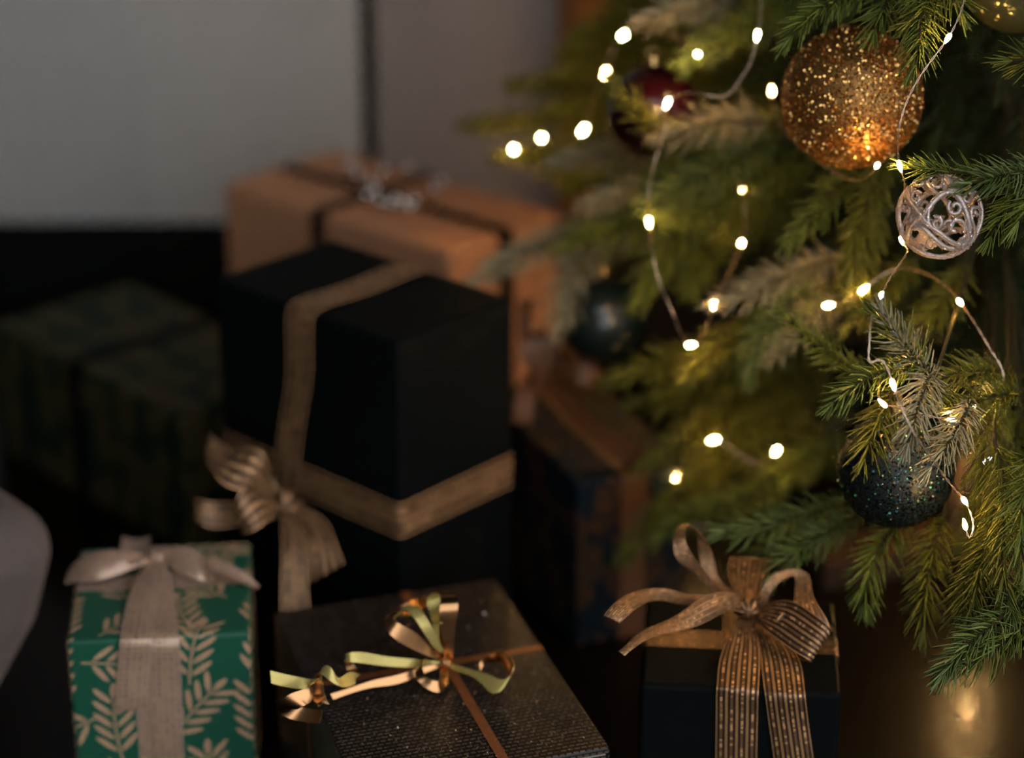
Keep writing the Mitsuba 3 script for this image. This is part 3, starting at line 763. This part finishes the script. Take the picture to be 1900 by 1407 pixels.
SPRIGS = [
    # sharp ones at the right
    ('blue', px((1950, 1075, 1.445), (1880, 1130, 1.425), (1810, 1185, 1.412), (1752, 1250, 1.408)), {}),
    ('green', px((1945, 1150, 1.43), (1890, 1170, 1.42), (1830, 1215, 1.415), (1790, 1235, 1.415)), {}),
    ('olive', px((1845, 820, 1.45), (1862, 920, 1.435), (1860, 1020, 1.425), (1872, 1118, 1.42)), {}),
    ('olive', px((1850, 930, 1.47), (1830, 1010, 1.455), (1815, 1070, 1.45), (1800, 1130, 1.447)), {}),
    ('green', px((1925, 840, 1.42), (1905, 900, 1.41), (1895, 970, 1.405), (1900, 1045, 1.40)), {}),
    ('green', px((1940, 940, 1.44), (1920, 1020, 1.43), (1915, 1100, 1.42)), {}),
    ('olive', px((1880, 690, 1.53), (1845, 760, 1.51), (1822, 850, 1.50), (1812, 945, 1.49)), {}),
    ('olive', px((1895, 760, 1.55), (1880, 850, 1.53), (1875, 930, 1.52)), {}),
    ('frost_daylit', px((1730, 715, 1.405), (1700, 670, 1.395), (1665, 625, 1.385), (1640, 582, 1.38)), dict(per_m=2100, length=0.0175)),
    ('green', px((1722, 690, 1.40), (1690, 650, 1.392), (1655, 615, 1.386), (1628, 590, 1.383)), dict(per_m=1200, root=False)),
    ('green', px((1705, 685, 1.40), (1645, 690, 1.39), (1595, 710, 1.385), (1545, 748, 1.38)), dict(length=0.0175, root=False)),
    ('frost_daylit', px((1728, 690, 1.405), (1715, 720, 1.393), (1700, 770, 1.385), (1685, 822, 1.383)), dict(length=0.0195, root=False)),
    ('olive', px((1660, 720, 1.47), (1635, 770, 1.46), (1615, 815, 1.455), (1603, 852, 1.45)), {}),
    ('frost_daylit', px((1800, 740, 1.45), (1780, 790, 1.432), (1755, 830, 1.422), (1728, 866, 1.418)), dict(length=0.018, root=False)),
    ('olive', px((1890, 735, 1.48), (1830, 740, 1.46), (1780, 755, 1.45), (1735, 745, 1.445)), {}),
    ('olive', px((1870, 690, 1.49), (1800, 690, 1.47), (1745, 700, 1.46)), {}),
    ('green', px((1620, 700, 1.53), (1560, 670, 1.515), (1510, 632, 1.505), (1465, 595, 1.50)), dict(length=0.016)),
    ('green', px((1900, 345, 1.43), (1830, 330, 1.418), (1755, 318, 1.412), (1682, 308, 1.41)), dict(length=0.0165, per_m=1800)),
    ('blue', px((1960, 305, 1.42), (1900, 320, 1.405), (1850, 328, 1.397), (1802, 340, 1.393)), dict(length=0.020, per_m=1700)),
    ('green', px((1940, 300, 1.43), (1890, 360, 1.42), (1860, 400, 1.418), (1838, 440, 1.418)), dict(length=0.0165)),
    ('green', px((1960, 330, 1.41), (1920, 370, 1.40), (1890, 410, 1.40)), {}),
    ('olive', px((1970, 100, 1.42), (1925, 108, 1.41), (1878, 112, 1.405)), {}),
    # above and beside the gold bauble
    ('green', px((1640, -40, 1.49), (1570, -10, 1.475), (1510, 25, 1.465), (1468, 68, 1.46)), {}),
    ('green', px((1700, -60, 1.49), (1660, -20, 1.475), (1635, 25, 1.465), (1622, 55, 1.46)), {}),
    ('green', px((1690, -60, 1.47), (1705, 0, 1.452), (1708, 60, 1.443), (1698, 122, 1.44)), {}),
    ('olive', px((1770, -60, 1.47), (1750, -30, 1.455), (1720, 10, 1.45), (1690, 40, 1.448)), {}),
    ('green', px((1730, -50, 1.46), (1760, -20, 1.452), (1780, 15, 1.45)), {}),
    ('olive', px((1660, 280, 1.58), (1625, 340, 1.565), (1595, 420, 1.555), (1582, 495, 1.55)), {}),
    ('green', px((1620, 300, 1.60), (1560, 345, 1.58), (1510, 395, 1.57), (1472, 440, 1.565)), {}),
    ('olive', px((1640, 400, 1.60), (1600, 470, 1.59), (1575, 540, 1.585)), {}),
    ('olive', px((1700, 480, 1.62), (1640, 540, 1.61), (1580, 600, 1.60)), {}),
    ('olive', px((1790, 490, 1.58), (1750, 560, 1.56), (1700, 610, 1.555)), {}),
    ('frost_daylit', px((1560, 480, 1.66), (1490, 500, 1.63), (1410, 535, 1.61), (1335, 560, 1.60)), {}),
    ('blue', px((1530, 520, 1.66), (1470, 560, 1.63), (1410, 620, 1.61), (1390, 690, 1.605)), {}),
    ('frost_daylit', px((1560, 560, 1.66), (1490, 590, 1.63), (1440, 640, 1.62)), {}),
    ('olive', px((1480, 580, 1.70), (1410, 610, 1.67), (1340, 640, 1.655), (1285, 690, 1.65)), {}),
    ('olive', px((1380, 640, 1.76), (1290, 660, 1.73), (1210, 680, 1.71), (1145, 700, 1.705)), {}),
    ('olive', px((1360, 680, 1.80), (1290, 720, 1.77), (1230, 740, 1.755), (1190, 745, 1.75)), {}),
    ('olive', px((1400, 720, 1.80), (1320, 770, 1.77), (1260, 820, 1.755), (1205, 860, 1.75)), {}),
    ('olive', px((1420, 770, 1.80), (1340, 830, 1.78), (1280, 880, 1.77)), {}),
    ('olive', px((1380, 840, 1.80), (1290, 890, 1.77), (1220, 960, 1.755), (1168, 1020, 1.75)), {}),
    ('green', px((1440, 880, 1.76), (1360, 930, 1.74), (1290, 950, 1.73), (1230, 990, 1.725)), {}),
    ('blue', px((1580, 930, 1.58), (1500, 955, 1.56), (1420, 975, 1.55), (1345, 985, 1.545)), {}),
    ('blue', px((1600, 950, 1.56), (1540, 985, 1.545), (1480, 1020, 1.535), (1440, 1062, 1.53)), {}),
    ('green', px((1560, 980, 1.60), (1490, 1000, 1.59), (1420, 1020, 1.585)), {}),
    ('green', px((1690, 950, 1.52), (1640, 1005, 1.505), (1612, 1060, 1.497), (1605, 1118, 1.495)), {}),
    ('olive', px((1750, 960, 1.50), (1728, 1030, 1.487), (1716, 1100, 1.48), (1712, 1165, 1.478)), {}),
    ('olive', px((1850, 980, 1.48), (1810, 1050, 1.465), (1790, 1110, 1.46), (1785, 1160, 1.458)), {}),
    ('olive', px((1915, 870, 1.62), (1865, 900, 1.60), (1825, 940, 1.59), (1800, 990, 1.585)), dict(per_m=2600)),
    ('olive', px((1870, 830, 1.60), (1850, 880, 1.585), (1838, 950, 1.575)), dict(per_m=2600)),
    # left of the tree, soft
    ('frost_daylit', px((1130, 400, 1.80), (1050, 440, 1.775), (970, 470, 1.76), (892, 515, 1.755)), {}),
    ('frost_daylit', px((1130, 430, 1.79), (1080, 470, 1.77), (1055, 530, 1.76), (1040, 595, 1.757)), {}),
    ('green', px((1290, 390, 1.76), (1200, 410, 1.735), (1120, 430, 1.72), (1055, 452, 1.715)), {}),
    ('green', px((1310, 400, 1.74), (1250, 440, 1.715), (1215, 490, 1.705), (1190, 545, 1.70)), {}),
    ('green', px((1350, 420, 1.76), (1300, 480, 1.74), (1280, 530, 1.73)), {}),
    ('olive', px((1290, 290, 1.68), (1235, 250, 1.655), (1185, 205, 1.64), (1142, 158, 1.635)), dict(length=0.019)),
    ('frost_daylit', px((1420, 230, 1.68), (1350, 225, 1.655), (1290, 235, 1.645), (1240, 250, 1.64)), {}),
    ('blue', px((1440, 260, 1.69), (1370, 290, 1.665), (1290, 335, 1.65), (1215, 370, 1.645)), {}),
    ('green', px((1450, 300, 1.70), (1370, 350, 1.67), (1300, 390, 1.66), (1230, 400, 1.655)), {}),
    ('green', px((1330, 300, 1.69), (1260, 310, 1.67), (1210, 350, 1.66)), {}),
    ('frost_daylit', px((1340, 330, 1.76), (1250, 340, 1.735), (1170, 350, 1.725), (1110, 372, 1.72)), {}),
    ('frost_daylit', px((1290, 270, 1.82), (1200, 280, 1.80), (1120, 285, 1.79), (1050, 295, 1.785)), {}),
    ('frost_daylit', px((1420, -20, 1.70), (1340, 5, 1.68), (1260, 20, 1.665), (1200, 35, 1.66)), {}),
    ('blue', px((1460, 20, 1.69), (1390, 50, 1.67), (1330, 75, 1.66), (1280, 108, 1.655)), {}),
    ('green', px((1480, -20, 1.68), (1420, 20, 1.66), (1370, 60, 1.65)), {}),
    ('olive', px((1450, 330, 1.75), (1400, 370, 1.73), (1350, 420, 1.72)), {}),
    ('olive', px((1180, 230, 2.02), (1080, 215, 2.00), (980, 225, 1.985), (885, 232, 1.98)), {}),
    ('olive', px((1180, 180, 2.02), (1100, 160, 2.00), (1030, 155, 1.99), (970, 158, 1.985)), {}),
    ('olive', px((1190, 270, 2.0), (1100, 275, 1.98), (1010, 285, 1.97), (940, 290, 1.965)), {}),
    ('olive', px((1200, 110, 2.0), (1130, 95, 1.98), (1060, 95, 1.97)), {}),
    ('olive', px((1200, 340, 1.98), (1110, 335, 1.96), (1030, 325, 1.955)), {}),
    ('green', px((1200, 30, 2.0), (1140, 40, 1.98), (1080, 70, 1.97)), {}),
    ('olive', px((1230, 70, 2.0), (1160, 70, 1.98), (1110, 110, 1.97), (1065, 130, 1.965)), {}),
    ('olive', px((1230, 140, 2.0), (1170, 150, 1.98), (1110, 185, 1.97), (1050, 200, 1.965)), {}),
    ('olive', px((1240, 200, 2.0), (1180, 225, 1.98), (1120, 250, 1.97), (1060, 262, 1.965)), {}),
    ('green', px((1250, 260, 1.98), (1190, 300, 1.96), (1130, 320, 1.95), (1075, 345, 1.945)), {}),
    ('green', px((1250, 320, 1.97), (1180, 370, 1.95), (1120, 400, 1.94), (1070, 420, 1.935)), {}),
    ('green', px((1230, 420, 1.95), (1170, 440, 1.93), (1110, 480, 1.92), (1080, 520, 1.915)), {}),
    ('olive', px((1290, -40, 2.0), (1220, -20, 1.98), (1160, 0, 1.97)), {}),
    ('green', px((1340, 250, 1.72), (1280, 290, 1.70), (1230, 330, 1.69)), {}),
]
for i, (tone, path, kw) in enumerate(SPRIGS):
    dist = np.linalg.norm(path[-1] - CAM)
    more = {'length': 0.028, 'per_m': 2300} if dist > 1.98 else {'length': 0.0255} if dist > 1.62 else {}
    branch(path, tone, seed=100 + i, **{'full': dist > 1.66, **more, **kw})
# the inner branches, their needles coloured dark in place of shade: four whorls round the trunk
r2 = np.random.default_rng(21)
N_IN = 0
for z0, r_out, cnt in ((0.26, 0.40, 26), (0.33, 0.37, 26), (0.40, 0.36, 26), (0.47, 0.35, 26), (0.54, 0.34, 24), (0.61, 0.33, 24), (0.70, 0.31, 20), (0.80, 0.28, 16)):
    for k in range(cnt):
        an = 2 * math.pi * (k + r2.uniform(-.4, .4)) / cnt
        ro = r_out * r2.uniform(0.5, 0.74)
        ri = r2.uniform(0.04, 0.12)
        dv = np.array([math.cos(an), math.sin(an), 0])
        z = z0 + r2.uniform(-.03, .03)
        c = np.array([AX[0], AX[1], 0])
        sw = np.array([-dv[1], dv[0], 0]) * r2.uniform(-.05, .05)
        branch([c + dv * ri + [0, 0, z + .02], c + dv * (ri + ro) / 2 + sw * .4 + [0, 0, z + .01], c + dv * ro + sw + [0, 0, z - .03 + r2.uniform(-.03, .02)]], 'inner_shade', seed=1000 + N_IN, per_m=1500, length=0.021)
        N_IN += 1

# ------------------------------------------------------------------ baubles
mat('m_gold_flake', (0.76, 0.45, 0.15), 0.22, metallic=1.0)
mat('m_gold_base', (0.30, 0.155, 0.045), 0.5, metallic=0.8)
mat('m_teal_base', (0.006, 0.012, 0.014), 0.5, metallic=0.2)
mat('m_teal_flake', {'type': 'mesh_attribute', 'name': 'vertex_color'}, 0.2, metallic=1.0)
mat('m_burgundy', (0.018, 0.0008, 0.0028), 0.15, metallic=0.0, specular=0.25, clearcoat=0.4, clearcoat_gloss=0.97)
mat('m_cap_gold', (0.7, 0.45, 0.18), 0.3, metallic=1.0)
mat('m_dark_glass', (0.004, 0.014, 0.013), 0.12, metallic=0.3, clearcoat=1.0)
mat('m_pearl', (0.13, 0.135, 0.06), 0.09, metallic=0.6, clearcoat=1.0, clearcoat_gloss=0.95)


def flakes(c, r, n, size, seed, tilt=0.45, lift=0.0002, colors=None):
    g = np.random.default_rng(seed)
    d = g.normal(size=(n, 3))
    d /= np.linalg.norm(d, axis=1, keepdims=True)
    nn = d + g.normal(0, tilt, (n, 3))
    nn /= np.linalg.norm(nn, axis=1, keepdims=True)
    a = np.cross(nn, g.normal(size=(n, 3)))
    a /= np.linalg.norm(a, axis=1, keepdims=True)
    b = np.cross(nn, a)
    s = size * g.uniform(0.6, 1.25, (n, 1))
    o = c + d * (r + lift + s * 0.4)
    ang = np.arange(6) * math.pi / 3
    v = o[:, None] + s[:, None] * (np.cos(ang)[None, :, None] * a[:, None] + np.sin(ang)[None, :, None] * b[:, None])
    tri = np.array([[0, 1, 2], [0, 2, 3], [0, 3, 4], [0, 4, 5]])
    f = (np.arange(n)[:, None, None] * 6 + tri[None]).reshape(-1, 3)
    col = None
    if colors is not None:
        col = np.repeat(np.array(colors)[g.integers(0, len(colors), n)], 6, 0)
    return trimesh.Trimesh(v.reshape(-1, 3), f, process=False), col


def cap(c, r, parent, tilt=0.0):
    top_ = np.array([0, 0, r * 0.985])
    turn = trimesh.transformations.rotation_matrix(-tilt, [1, 0, 0])
    turn[:3, 3] = c
    m = trimesh.creation.cylinder(0.0055, 0.008, sections=20)
    m.apply_translation(top_ + [0, 0, 0.003])
    a_ = np.linspace(0, 2 * np.pi, 20)
    ring = tube(np.stack([top_[0] + 0.0045 * np.cos(a_), 0 * a_ + top_[1], top_[2] + 0.011 + 0.0045 * np.sin(a_)], 1), 0.0006, 5, caps=False)
    m.apply_transform(turn)
    ring.apply_transform(turn)
    k = obj('cap', m, 'm_cap_gold', parent, smooth=40)
    obj('hanger', ring, 'm_cap_gold', k, smooth=True)


def ball(name, c, r, m, label, tilt=0.5):
    tag(name, label, 'bauble', 'baubles on the tree')
    s = trimesh.creation.icosphere(5, r)
    s.apply_translation(c)
    obj('globe', s, m, name, smooth=True)
    cap(c, r, name, tilt)


c = P(1580, 182, 1.515)
ball('gold_glitter_bauble', c, 0.0475, 'm_gold_base', 'large gold glitter bauble hanging in the upper branches', 0.9)
me, _ = flakes(c, 0.0475, 15000, 0.00075, 3, tilt=0.7)
tag(obj('glitter', me, 'm_gold_flake', 'gold_glitter_bauble', smooth=False), kind='stuff')
c = P(1662, 872, 1.485)
ball('teal_glitter_bauble', c, 0.0385, 'm_teal_base', 'dark teal glitter bauble hanging under the lit branch tip')
me, col = flakes(c, 0.0385, 6000, 0.0007, 4, tilt=0.4, colors=[(0.05, 0.12, 0.1), (0.03, 0.06, 0.08), (0.04, 0.05, 0.05), (0.1, 0.4, 0.22), (0.02, 0.03, 0.03), (0.3, 0.22, 0.1), (0.03, 0.05, 0.06)])
scene[numbered('teal_glitter_bauble__glitter')] = mikit.ply(me, 'm_teal_flake', smooth=True, color=col)
tag('teal_glitter_bauble__glitter', kind='stuff')
c = P(1212, 208, 1.70)
ball('burgundy_bauble', c, 0.0355, 'm_burgundy', 'shiny dark burgundy bauble half hidden by a green branch')
c = P(1118, 592, 1.80)
ball('dark_green_bauble', c, 0.036, 'm_dark_glass', 'dark green bauble in the shadow at the left of the tree')
c = P(1888, -42, 1.51)
ball('olive_bauble', c, 0.0375, 'm_pearl', 'shiny olive green bauble cut by the top right corner')

# openwork ball
mat('m_openwork', proc(lambda p, n, uv: mix((0.30, 0.225, 0.19), (0.60, 0.53, 0.51), noise(p.x * 1500, p.y * 1500, p.z * 1500))), 0.45, metallic=0.6)
mat('m_silver_flake', (0.85, 0.78, 0.76), 0.3, metallic=1.0)
t = 'openwork_bauble'
tag(t, 'small silver glitter openwork bauble of curling scrolls', 'bauble', 'baubles on the tree')
OC, OR = P(1743, 401, 1.418), 0.0268
vz = -(OC - CAM) / np.linalg.norm(OC - CAM)
vx = np.cross([0, 0, 1.0], vz); vx /= np.linalg.norm(vx)
vy = np.cross(vz, vx)
ROT = np.stack([vx, vy, vz], 1)


def sph(x, y, back=False):
    """A point of the unit sphere from its place on the visible disc."""
    q = x * x + y * y
    if q > 0.985:
        s_ = math.sqrt(0.985 / q)
        x, y = x * s_, y * s_
        q = 0.985
    return np.array([x, y, (-1 if back else 1) * math.sqrt(1 - q)])


def scroll(c, r0, a0, turns, k=26):
    """A spiral in the plane of the disc."""
    ts = np.linspace(0, 1, k)
    return [(c[0] + r0 * (1 - 0.72 * q) * math.cos(a0 + turns * 2 * math.pi * q), c[1] + r0 * (1 - 0.72 * q) * math.sin(a0 + turns * 2 * math.pi * q)) for q in ts]


DZ = lambda x, y: ((x - 535) / 415.0, -(y - 935) / 375.0)   # places read from a crop of the photo
bars = [([(365, 945), (470, 810), (600, 720), (700, 760), (790, 900), (830, 1040), (800, 1160), (720, 1170)], 34),
        ([(365, 945), (430, 1010), (560, 1090), (680, 1160), (760, 1170)], 30), ([(210, 700), (260, 850), (365, 945)], 30), ([(365, 945), (290, 1010), (250, 1100), (240, 1200)], 34),
        ([(560, 600), (620, 680), (600, 720)], 40), ([(730, 640), (680, 690), (620, 710)], 34), ([(180, 740), (130, 900), (160, 1050), (220, 1160)], 24), ([(240, 1190), (400, 1270), (600, 1300), (780, 1230), (880, 1110), (940, 960), (940, 820), (870, 680)], 26),
        ([(840, 830), (860, 980), (890, 1090), (830, 1180)], 22), ([(390, 640), (440, 700), (520, 760)], 24), ([(300, 1060), (400, 1060), (520, 1150), (700, 1210)], 34), ([(440, 830), (425, 930), (440, 1010)], 24)]
scrolls = [((300, 625), 75, 1.2, -1.1, 20), ((480, 640), 80, 2.8, -1.1, 20), ((680, 850), 75, 2.4, 1.15, 22), ((510, 1000), 62, 2.0, -1.1, 22), ((700, 1030), 95, -0.3, 0.8, 24), ((300, 790), 62, 0.8, 1.1, 20), ((780, 760), 58, 1.4, -0.9, 20),
           ((890, 880), 50, 2.6, -1.0, 18), ((200, 880), 55, 1.6, -0.9, 18), ((480, 1190), 60, 0.4, 1.0, 18), ((860, 700), 45, 1.0, 1.0, 16), ((640, 1010), 55, 3.2, -0.8, 16)]
pieces = []
for flip in (False, True):
    for pts, w in bars:
        q = [sph(*DZ(*p_), back=flip) for p_ in pts]
        p_ = spline(q, 30)
        p_ /= np.linalg.norm(p_, axis=1, keepdims=True)
        if flip:
            p_ = p_ * [-1, 1, 1]
        pieces.append(tube((ROT @ (p_.T * OR)).T + OC, w / 415 / 2 * OR * 1.7, 8))
    for cc, r_, a0, tu, w in scrolls:
        q = np.array([sph(*DZ(cc[0] + sx * r_, cc[1] - sy * r_), back=flip) for sx, sy in scroll((0, 0), 1.0, a0, tu)])
        if flip:
            q = q * [-1, 1, 1]
        pieces.append(tube((ROT @ (q.T * OR)).T + OC, w / 415 / 2 * OR * 1.7, 8))
a_ = np.linspace(0, 2 * np.pi, 80)
pieces.append(tube((ROT @ np.stack([np.cos(a_), np.sin(a_), 0 * a_]) * OR * 0.985).T + OC, 0.0010, 8, caps=False))
webs = [[(270, 880), (365, 880), (430, 930), (450, 1030), (360, 1060), (300, 1030)], [(540, 590), (740, 630), (700, 720), (560, 740)], [(240, 1010), (310, 1050), (440, 1080), (560, 1180), (420, 1240), (260, 1180)], [(760, 1130), (860, 1080), (880, 1180), (780, 1240), (700, 1220)], [(160, 700), (240, 640), (250, 760), (190, 800)]]
holes = [[(275, 1075), (320, 1060), (350, 1090), (320, 1140), (275, 1150)], [(380, 1190), (430, 1200), (450, 1235), (400, 1225)]]
import shapely
shape = shapely.union_all([shapely.Polygon(w_).buffer(12) for w_ in webs] + [shapely.LineString(p_[:, :2]).buffer(w / 2 * 0.9) for p_, w in
        [(spline([(x, y, 0) for x, y in pts], 30), w) for pts, w in bars]]).difference(shapely.union_all([shapely.Polygon(h_) for h_ in holes]))
ball_ = trimesh.creation.icosphere(6, 1.0)
bv_ = ball_.vertices
inside = shapely.contains_xy(shape, np.where(bv_[:, 2] >= 0, bv_[:, 0], -bv_[:, 0]) * 415 + 535, 935 - bv_[:, 1] * 375)
keep = (inside & (bv_[:, 2] > -0.1))[ball_.faces].all(1)
kf = ball_.faces[keep]
ed = np.sort(np.vstack([kf[:, [0, 1]], kf[:, [1, 2]], kf[:, [2, 0]]]), 1)
de = np.vstack([kf[:, [0, 1]], kf[:, [1, 2]], kf[:, [2, 0]]])
_, inv, cnt = np.unique(ed, axis=0, return_inverse=True, return_counts=True)
rim = de[cnt[inv.ravel()] == 1]
nv = len(bv_)
vv = np.vstack([bv_ * OR * 1.01, bv_ * OR * 0.955])
ff = np.vstack([kf, kf[:, ::-1] + nv, np.stack([rim[:, 1], rim[:, 0], rim[:, 0] + nv], 1), np.stack([rim[:, 1], rim[:, 0] + nv, rim[:, 1] + nv], 1)])
shell = trimesh.Trimesh((ROT @ vv.T).T + OC, ff, process=False)
shell.remove_unreferenced_vertices()
wire = join(shell, *pieces)
obj('scrollwork', wire, 'm_openwork', t, smooth=True)
g = np.random.default_rng(5)
sv, fi = trimesh.sample.sample_surface(wire, 6000, seed=5)
fn_ = wire.face_normals[fi] + g.normal(0, 0.8, (len(sv), 3))
fn_ /= np.linalg.norm(fn_, axis=1, keepdims=True)
fa = np.cross(fn_, g.normal(size=(len(sv), 3))); fa /= np.linalg.norm(fa, axis=1, keepdims=True)
fb = np.cross(fn_, fa)
ss = g.uniform(0.0003, 0.0007, (len(sv), 1))
tv = np.stack([sv + fn_ * 0.0003 + ss * (math.cos(a) * fa + math.sin(a) * fb) for a in (0, 2.1, 4.2)], 1).reshape(-1, 3)
tag(obj('glitter', trimesh.Trimesh(tv, np.arange(len(tv)).reshape(-1, 3), process=False), 'm_silver_flake', t, smooth=False), kind='stuff')

# ------------------------------------------------------------------ fairy lights
mat('m_wire', (0.72, 0.55, 0.42), 0.35, metallic=0.9)
scene['m_bulb'] = {'type': 'diffuse', 'reflectance': rgb(0.4, 0.35, 0.3)}
ico = trimesh.creation.icosphere(1, 1.0)


def bulb(parent, p, d, power=1.0, r=0.0017, l=0.0042):
    d = np.asarray(d, float)
    d /= np.linalg.norm(d) + 1e-9
    a = np.cross(d, [0.3, 0.5, 0.8]); a /= np.linalg.norm(a)
    b = np.cross(d, a)
    v = ico.vertices
    sh = 1 - 0.35 * v[:, 2:3]
    v = v[:, :1] * r * sh * a + v[:, 1:2] * r * sh * b + v[:, 2:3] * l * d + p
    return obj('bulb', trimesh.Trimesh(v, ico.faces, process=False), 'm_bulb', parent, smooth=True, emitter={'type': 'area', 'radiance': rgb(*(LED * power))})


def string(name, label, rows, wire_r=0.00035, twist=True):
    """rows: (px, py, distance, power); power 0 is only a turn of the wire."""
    tag(name, label, 'string lights', 'fairy light strings on the tree')
    pts = np.array([P(*r_[:3]) for r_ in rows])
    n = len(rows) * 14
    c = spline(pts, n)
    tt = np.linspace(0, n * 0.55, n)
    off = np.stack([np.cos(tt), 0.5 * np.sin(tt), np.sin(tt)], 1) * 0.00045
    obj('wire', join(tube(c + off, wire_r, 5), tube(c - off, wire_r, 5)), 'm_wire', name, smooth=True)
    for i, r_ in enumerate(rows):
        if r_[3] > 0:
            k = np.argmin(np.linalg.norm(c - pts[i], axis=1))
            bulb(name, c[k], c[min(k + 1, n - 1)] - c[max(k - 1, 0)], r_[3])


string('fairy_light_string', 'copper wire fairy lights hanging in focus past the openwork bauble', [
    (1796, -40, 1.44, 0), (1785, 15, 1.435, 0), (1758, 72, 1.43, 1), (1715, 130, 1.43, 0), (1680, 195, 1.425, 0), (1667, 250, 1.42, 0), (1670, 310, 1.402, 1), (1679, 345, 1.42, 0), (1668, 400, 1.447, 0), (1674, 447, 1.447, 1),
    (1684, 466, 1.43, 0), (1655, 510, 1.41, 0), (1635, 548, 1.395, 1), (1617, 592, 1.378, 0), (1613, 640, 1.372, 0), (1615, 672, 1.372, 0), (1632, 668, 1.372, 0), (1657, 714, 1.375, 1), (1672, 755, 1.37, 0), (1697, 805, 1.372, 0), (1730, 852, 1.385, 0), (1765, 900, 1.405, 0),
    (1790, 930, 1.415, 1), (1802, 955, 1.42, 0), (1806, 980, 1.42, 0), (1799, 998, 1.42, 0), (1794, 990, 1.42, 0), (1790, 973, 1.42, 1)])
string('fairy_light_string', 'pale wire fairy lights draped over the burgundy bauble and down the left side', [
    (1414, -30, 1.60, 0), (1412, 20, 1.595, 0), (1405, 66, 1.59, 1), (1393, 115, 1.59, 0), (1372, 150, 1.59, 0), (1345, 178, 1.59, 0), (1300, 174, 1.59, 0), (1262, 176, 1.61, 0), (1238, 193, 1.625, 1.8), (1236, 230, 1.62, 0), (1215, 300, 1.625, 0), (1203, 370, 1.62, 0), (1204, 412, 1.635, 1.2), (1211, 470, 1.61, 0), (1224, 525, 1.61, 0), (1248, 580, 1.605, 0), (1282, 640, 1.63, 1.2), (1310, 610, 1.62, 0), (1324, 565, 1.598, 1), (1376, 451, 1.69, .6), (1376, 348, 1.70, .3)])
string('fairy_light_string', 'far fairy lights at the left edge of the tree before the grey wall', [
    (1295, 101, 1.64, 1), (1230, 60, 1.80, 0), (1157, 65, 1.84, 1.2), (1135, 100, 1.85, 0), (1123, 137, 1.84, .5), (1100, 190, 1.86, 0), (1081, 243, 1.87, 1.2), (1040, 260, 1.88, 0), (1005, 256, 1.90, 1), (980, 275, 1.93, 0), (953, 278, 1.95, 1.3), (1000, 300, 1.98, 0), (1090, 310, 2.02, 0)])
string('fairy_light_string', 'fairy lights low in the left half of the tree above the gold striped bow', [
    (1440, 838, 1.74, .8), (1380, 850, 1.75, 0), (1324, 817, 1.745, .8), (1290, 860, 1.76, 0), (1254, 887, 1.78, .5), (1235, 905, 1.79, 0), (1213, 918, 1.80, .7), (1260, 960, 1.82, 0), (1340, 990, 1.84, 0)])
string('fairy_light_string', 'fairy lights on twisted copper wire at the right behind the lit branch tip', [
    (1538, 567, 1.61, 1), (1570, 560, 1.60, 0), (1603, 537, 1.575, 1), (1660, 500, 1.58, 0), (1740, 520, 1.54, 0), (1782, 562, 1.495, 1.1), (1815, 610, 1.48, 0), (1842, 655, 1.475, 0), (1862, 700, 1.475, 0), (1840, 740, 1.475, 0), (1806, 755, 1.468, .8), (1765, 778, 1.44, .5), (1700, 765, 1.43, 0), (1660, 755, 1.425, 0), (1638, 749, 1.42, .6), (1630, 715, 1.43, 0), (1690, 660, 1.46, .3)])
string('fairy_light_string', 'fairy lights between the gold glitter bauble and the branches below it', [
    (1627, 308, 1.475, 1.3), (1590, 335, 1.53, 0), (1520, 300, 1.62, 0), (1450, 230, 1.68, 0), (1432, 168, 1.70, .4)])
string('fairy_light_string', 'unseen fairy lights added behind the tree to throw a warm glow on the wall', [
    (1205, 225, 2.10, 2.2), (1222, 178, 2.14, 2.2), (1255, 240, 2.16, 0), (1310, 320, 2.16, 2.0), (1360, 300, 2.2, 0), (1345, 390, 2.16, 1.3), (1290, 415, 2.12, 0)])  # hidden bulbs added only to warm the wall panels
yl = np.array([0.4009, 1.684, 0.12])
t = 'fairy_light_string'
t = numbered(t)
tag(t, 'end of a fairy light string hanging low under the tree, mirrored in the floor', 'string lights', 'fairy light strings on the tree')
lw = [yl + [-.03, .0, .14], yl + [-.01, .0, .07], yl + [0, 0.02, .02], yl]
obj('wire', tube(spline(lw, 30), 0.0006, 5), 'm_wire', t, smooth=True)
bulb(t, yl, (0, 0.1, -1), 11.0, r=0.0024)
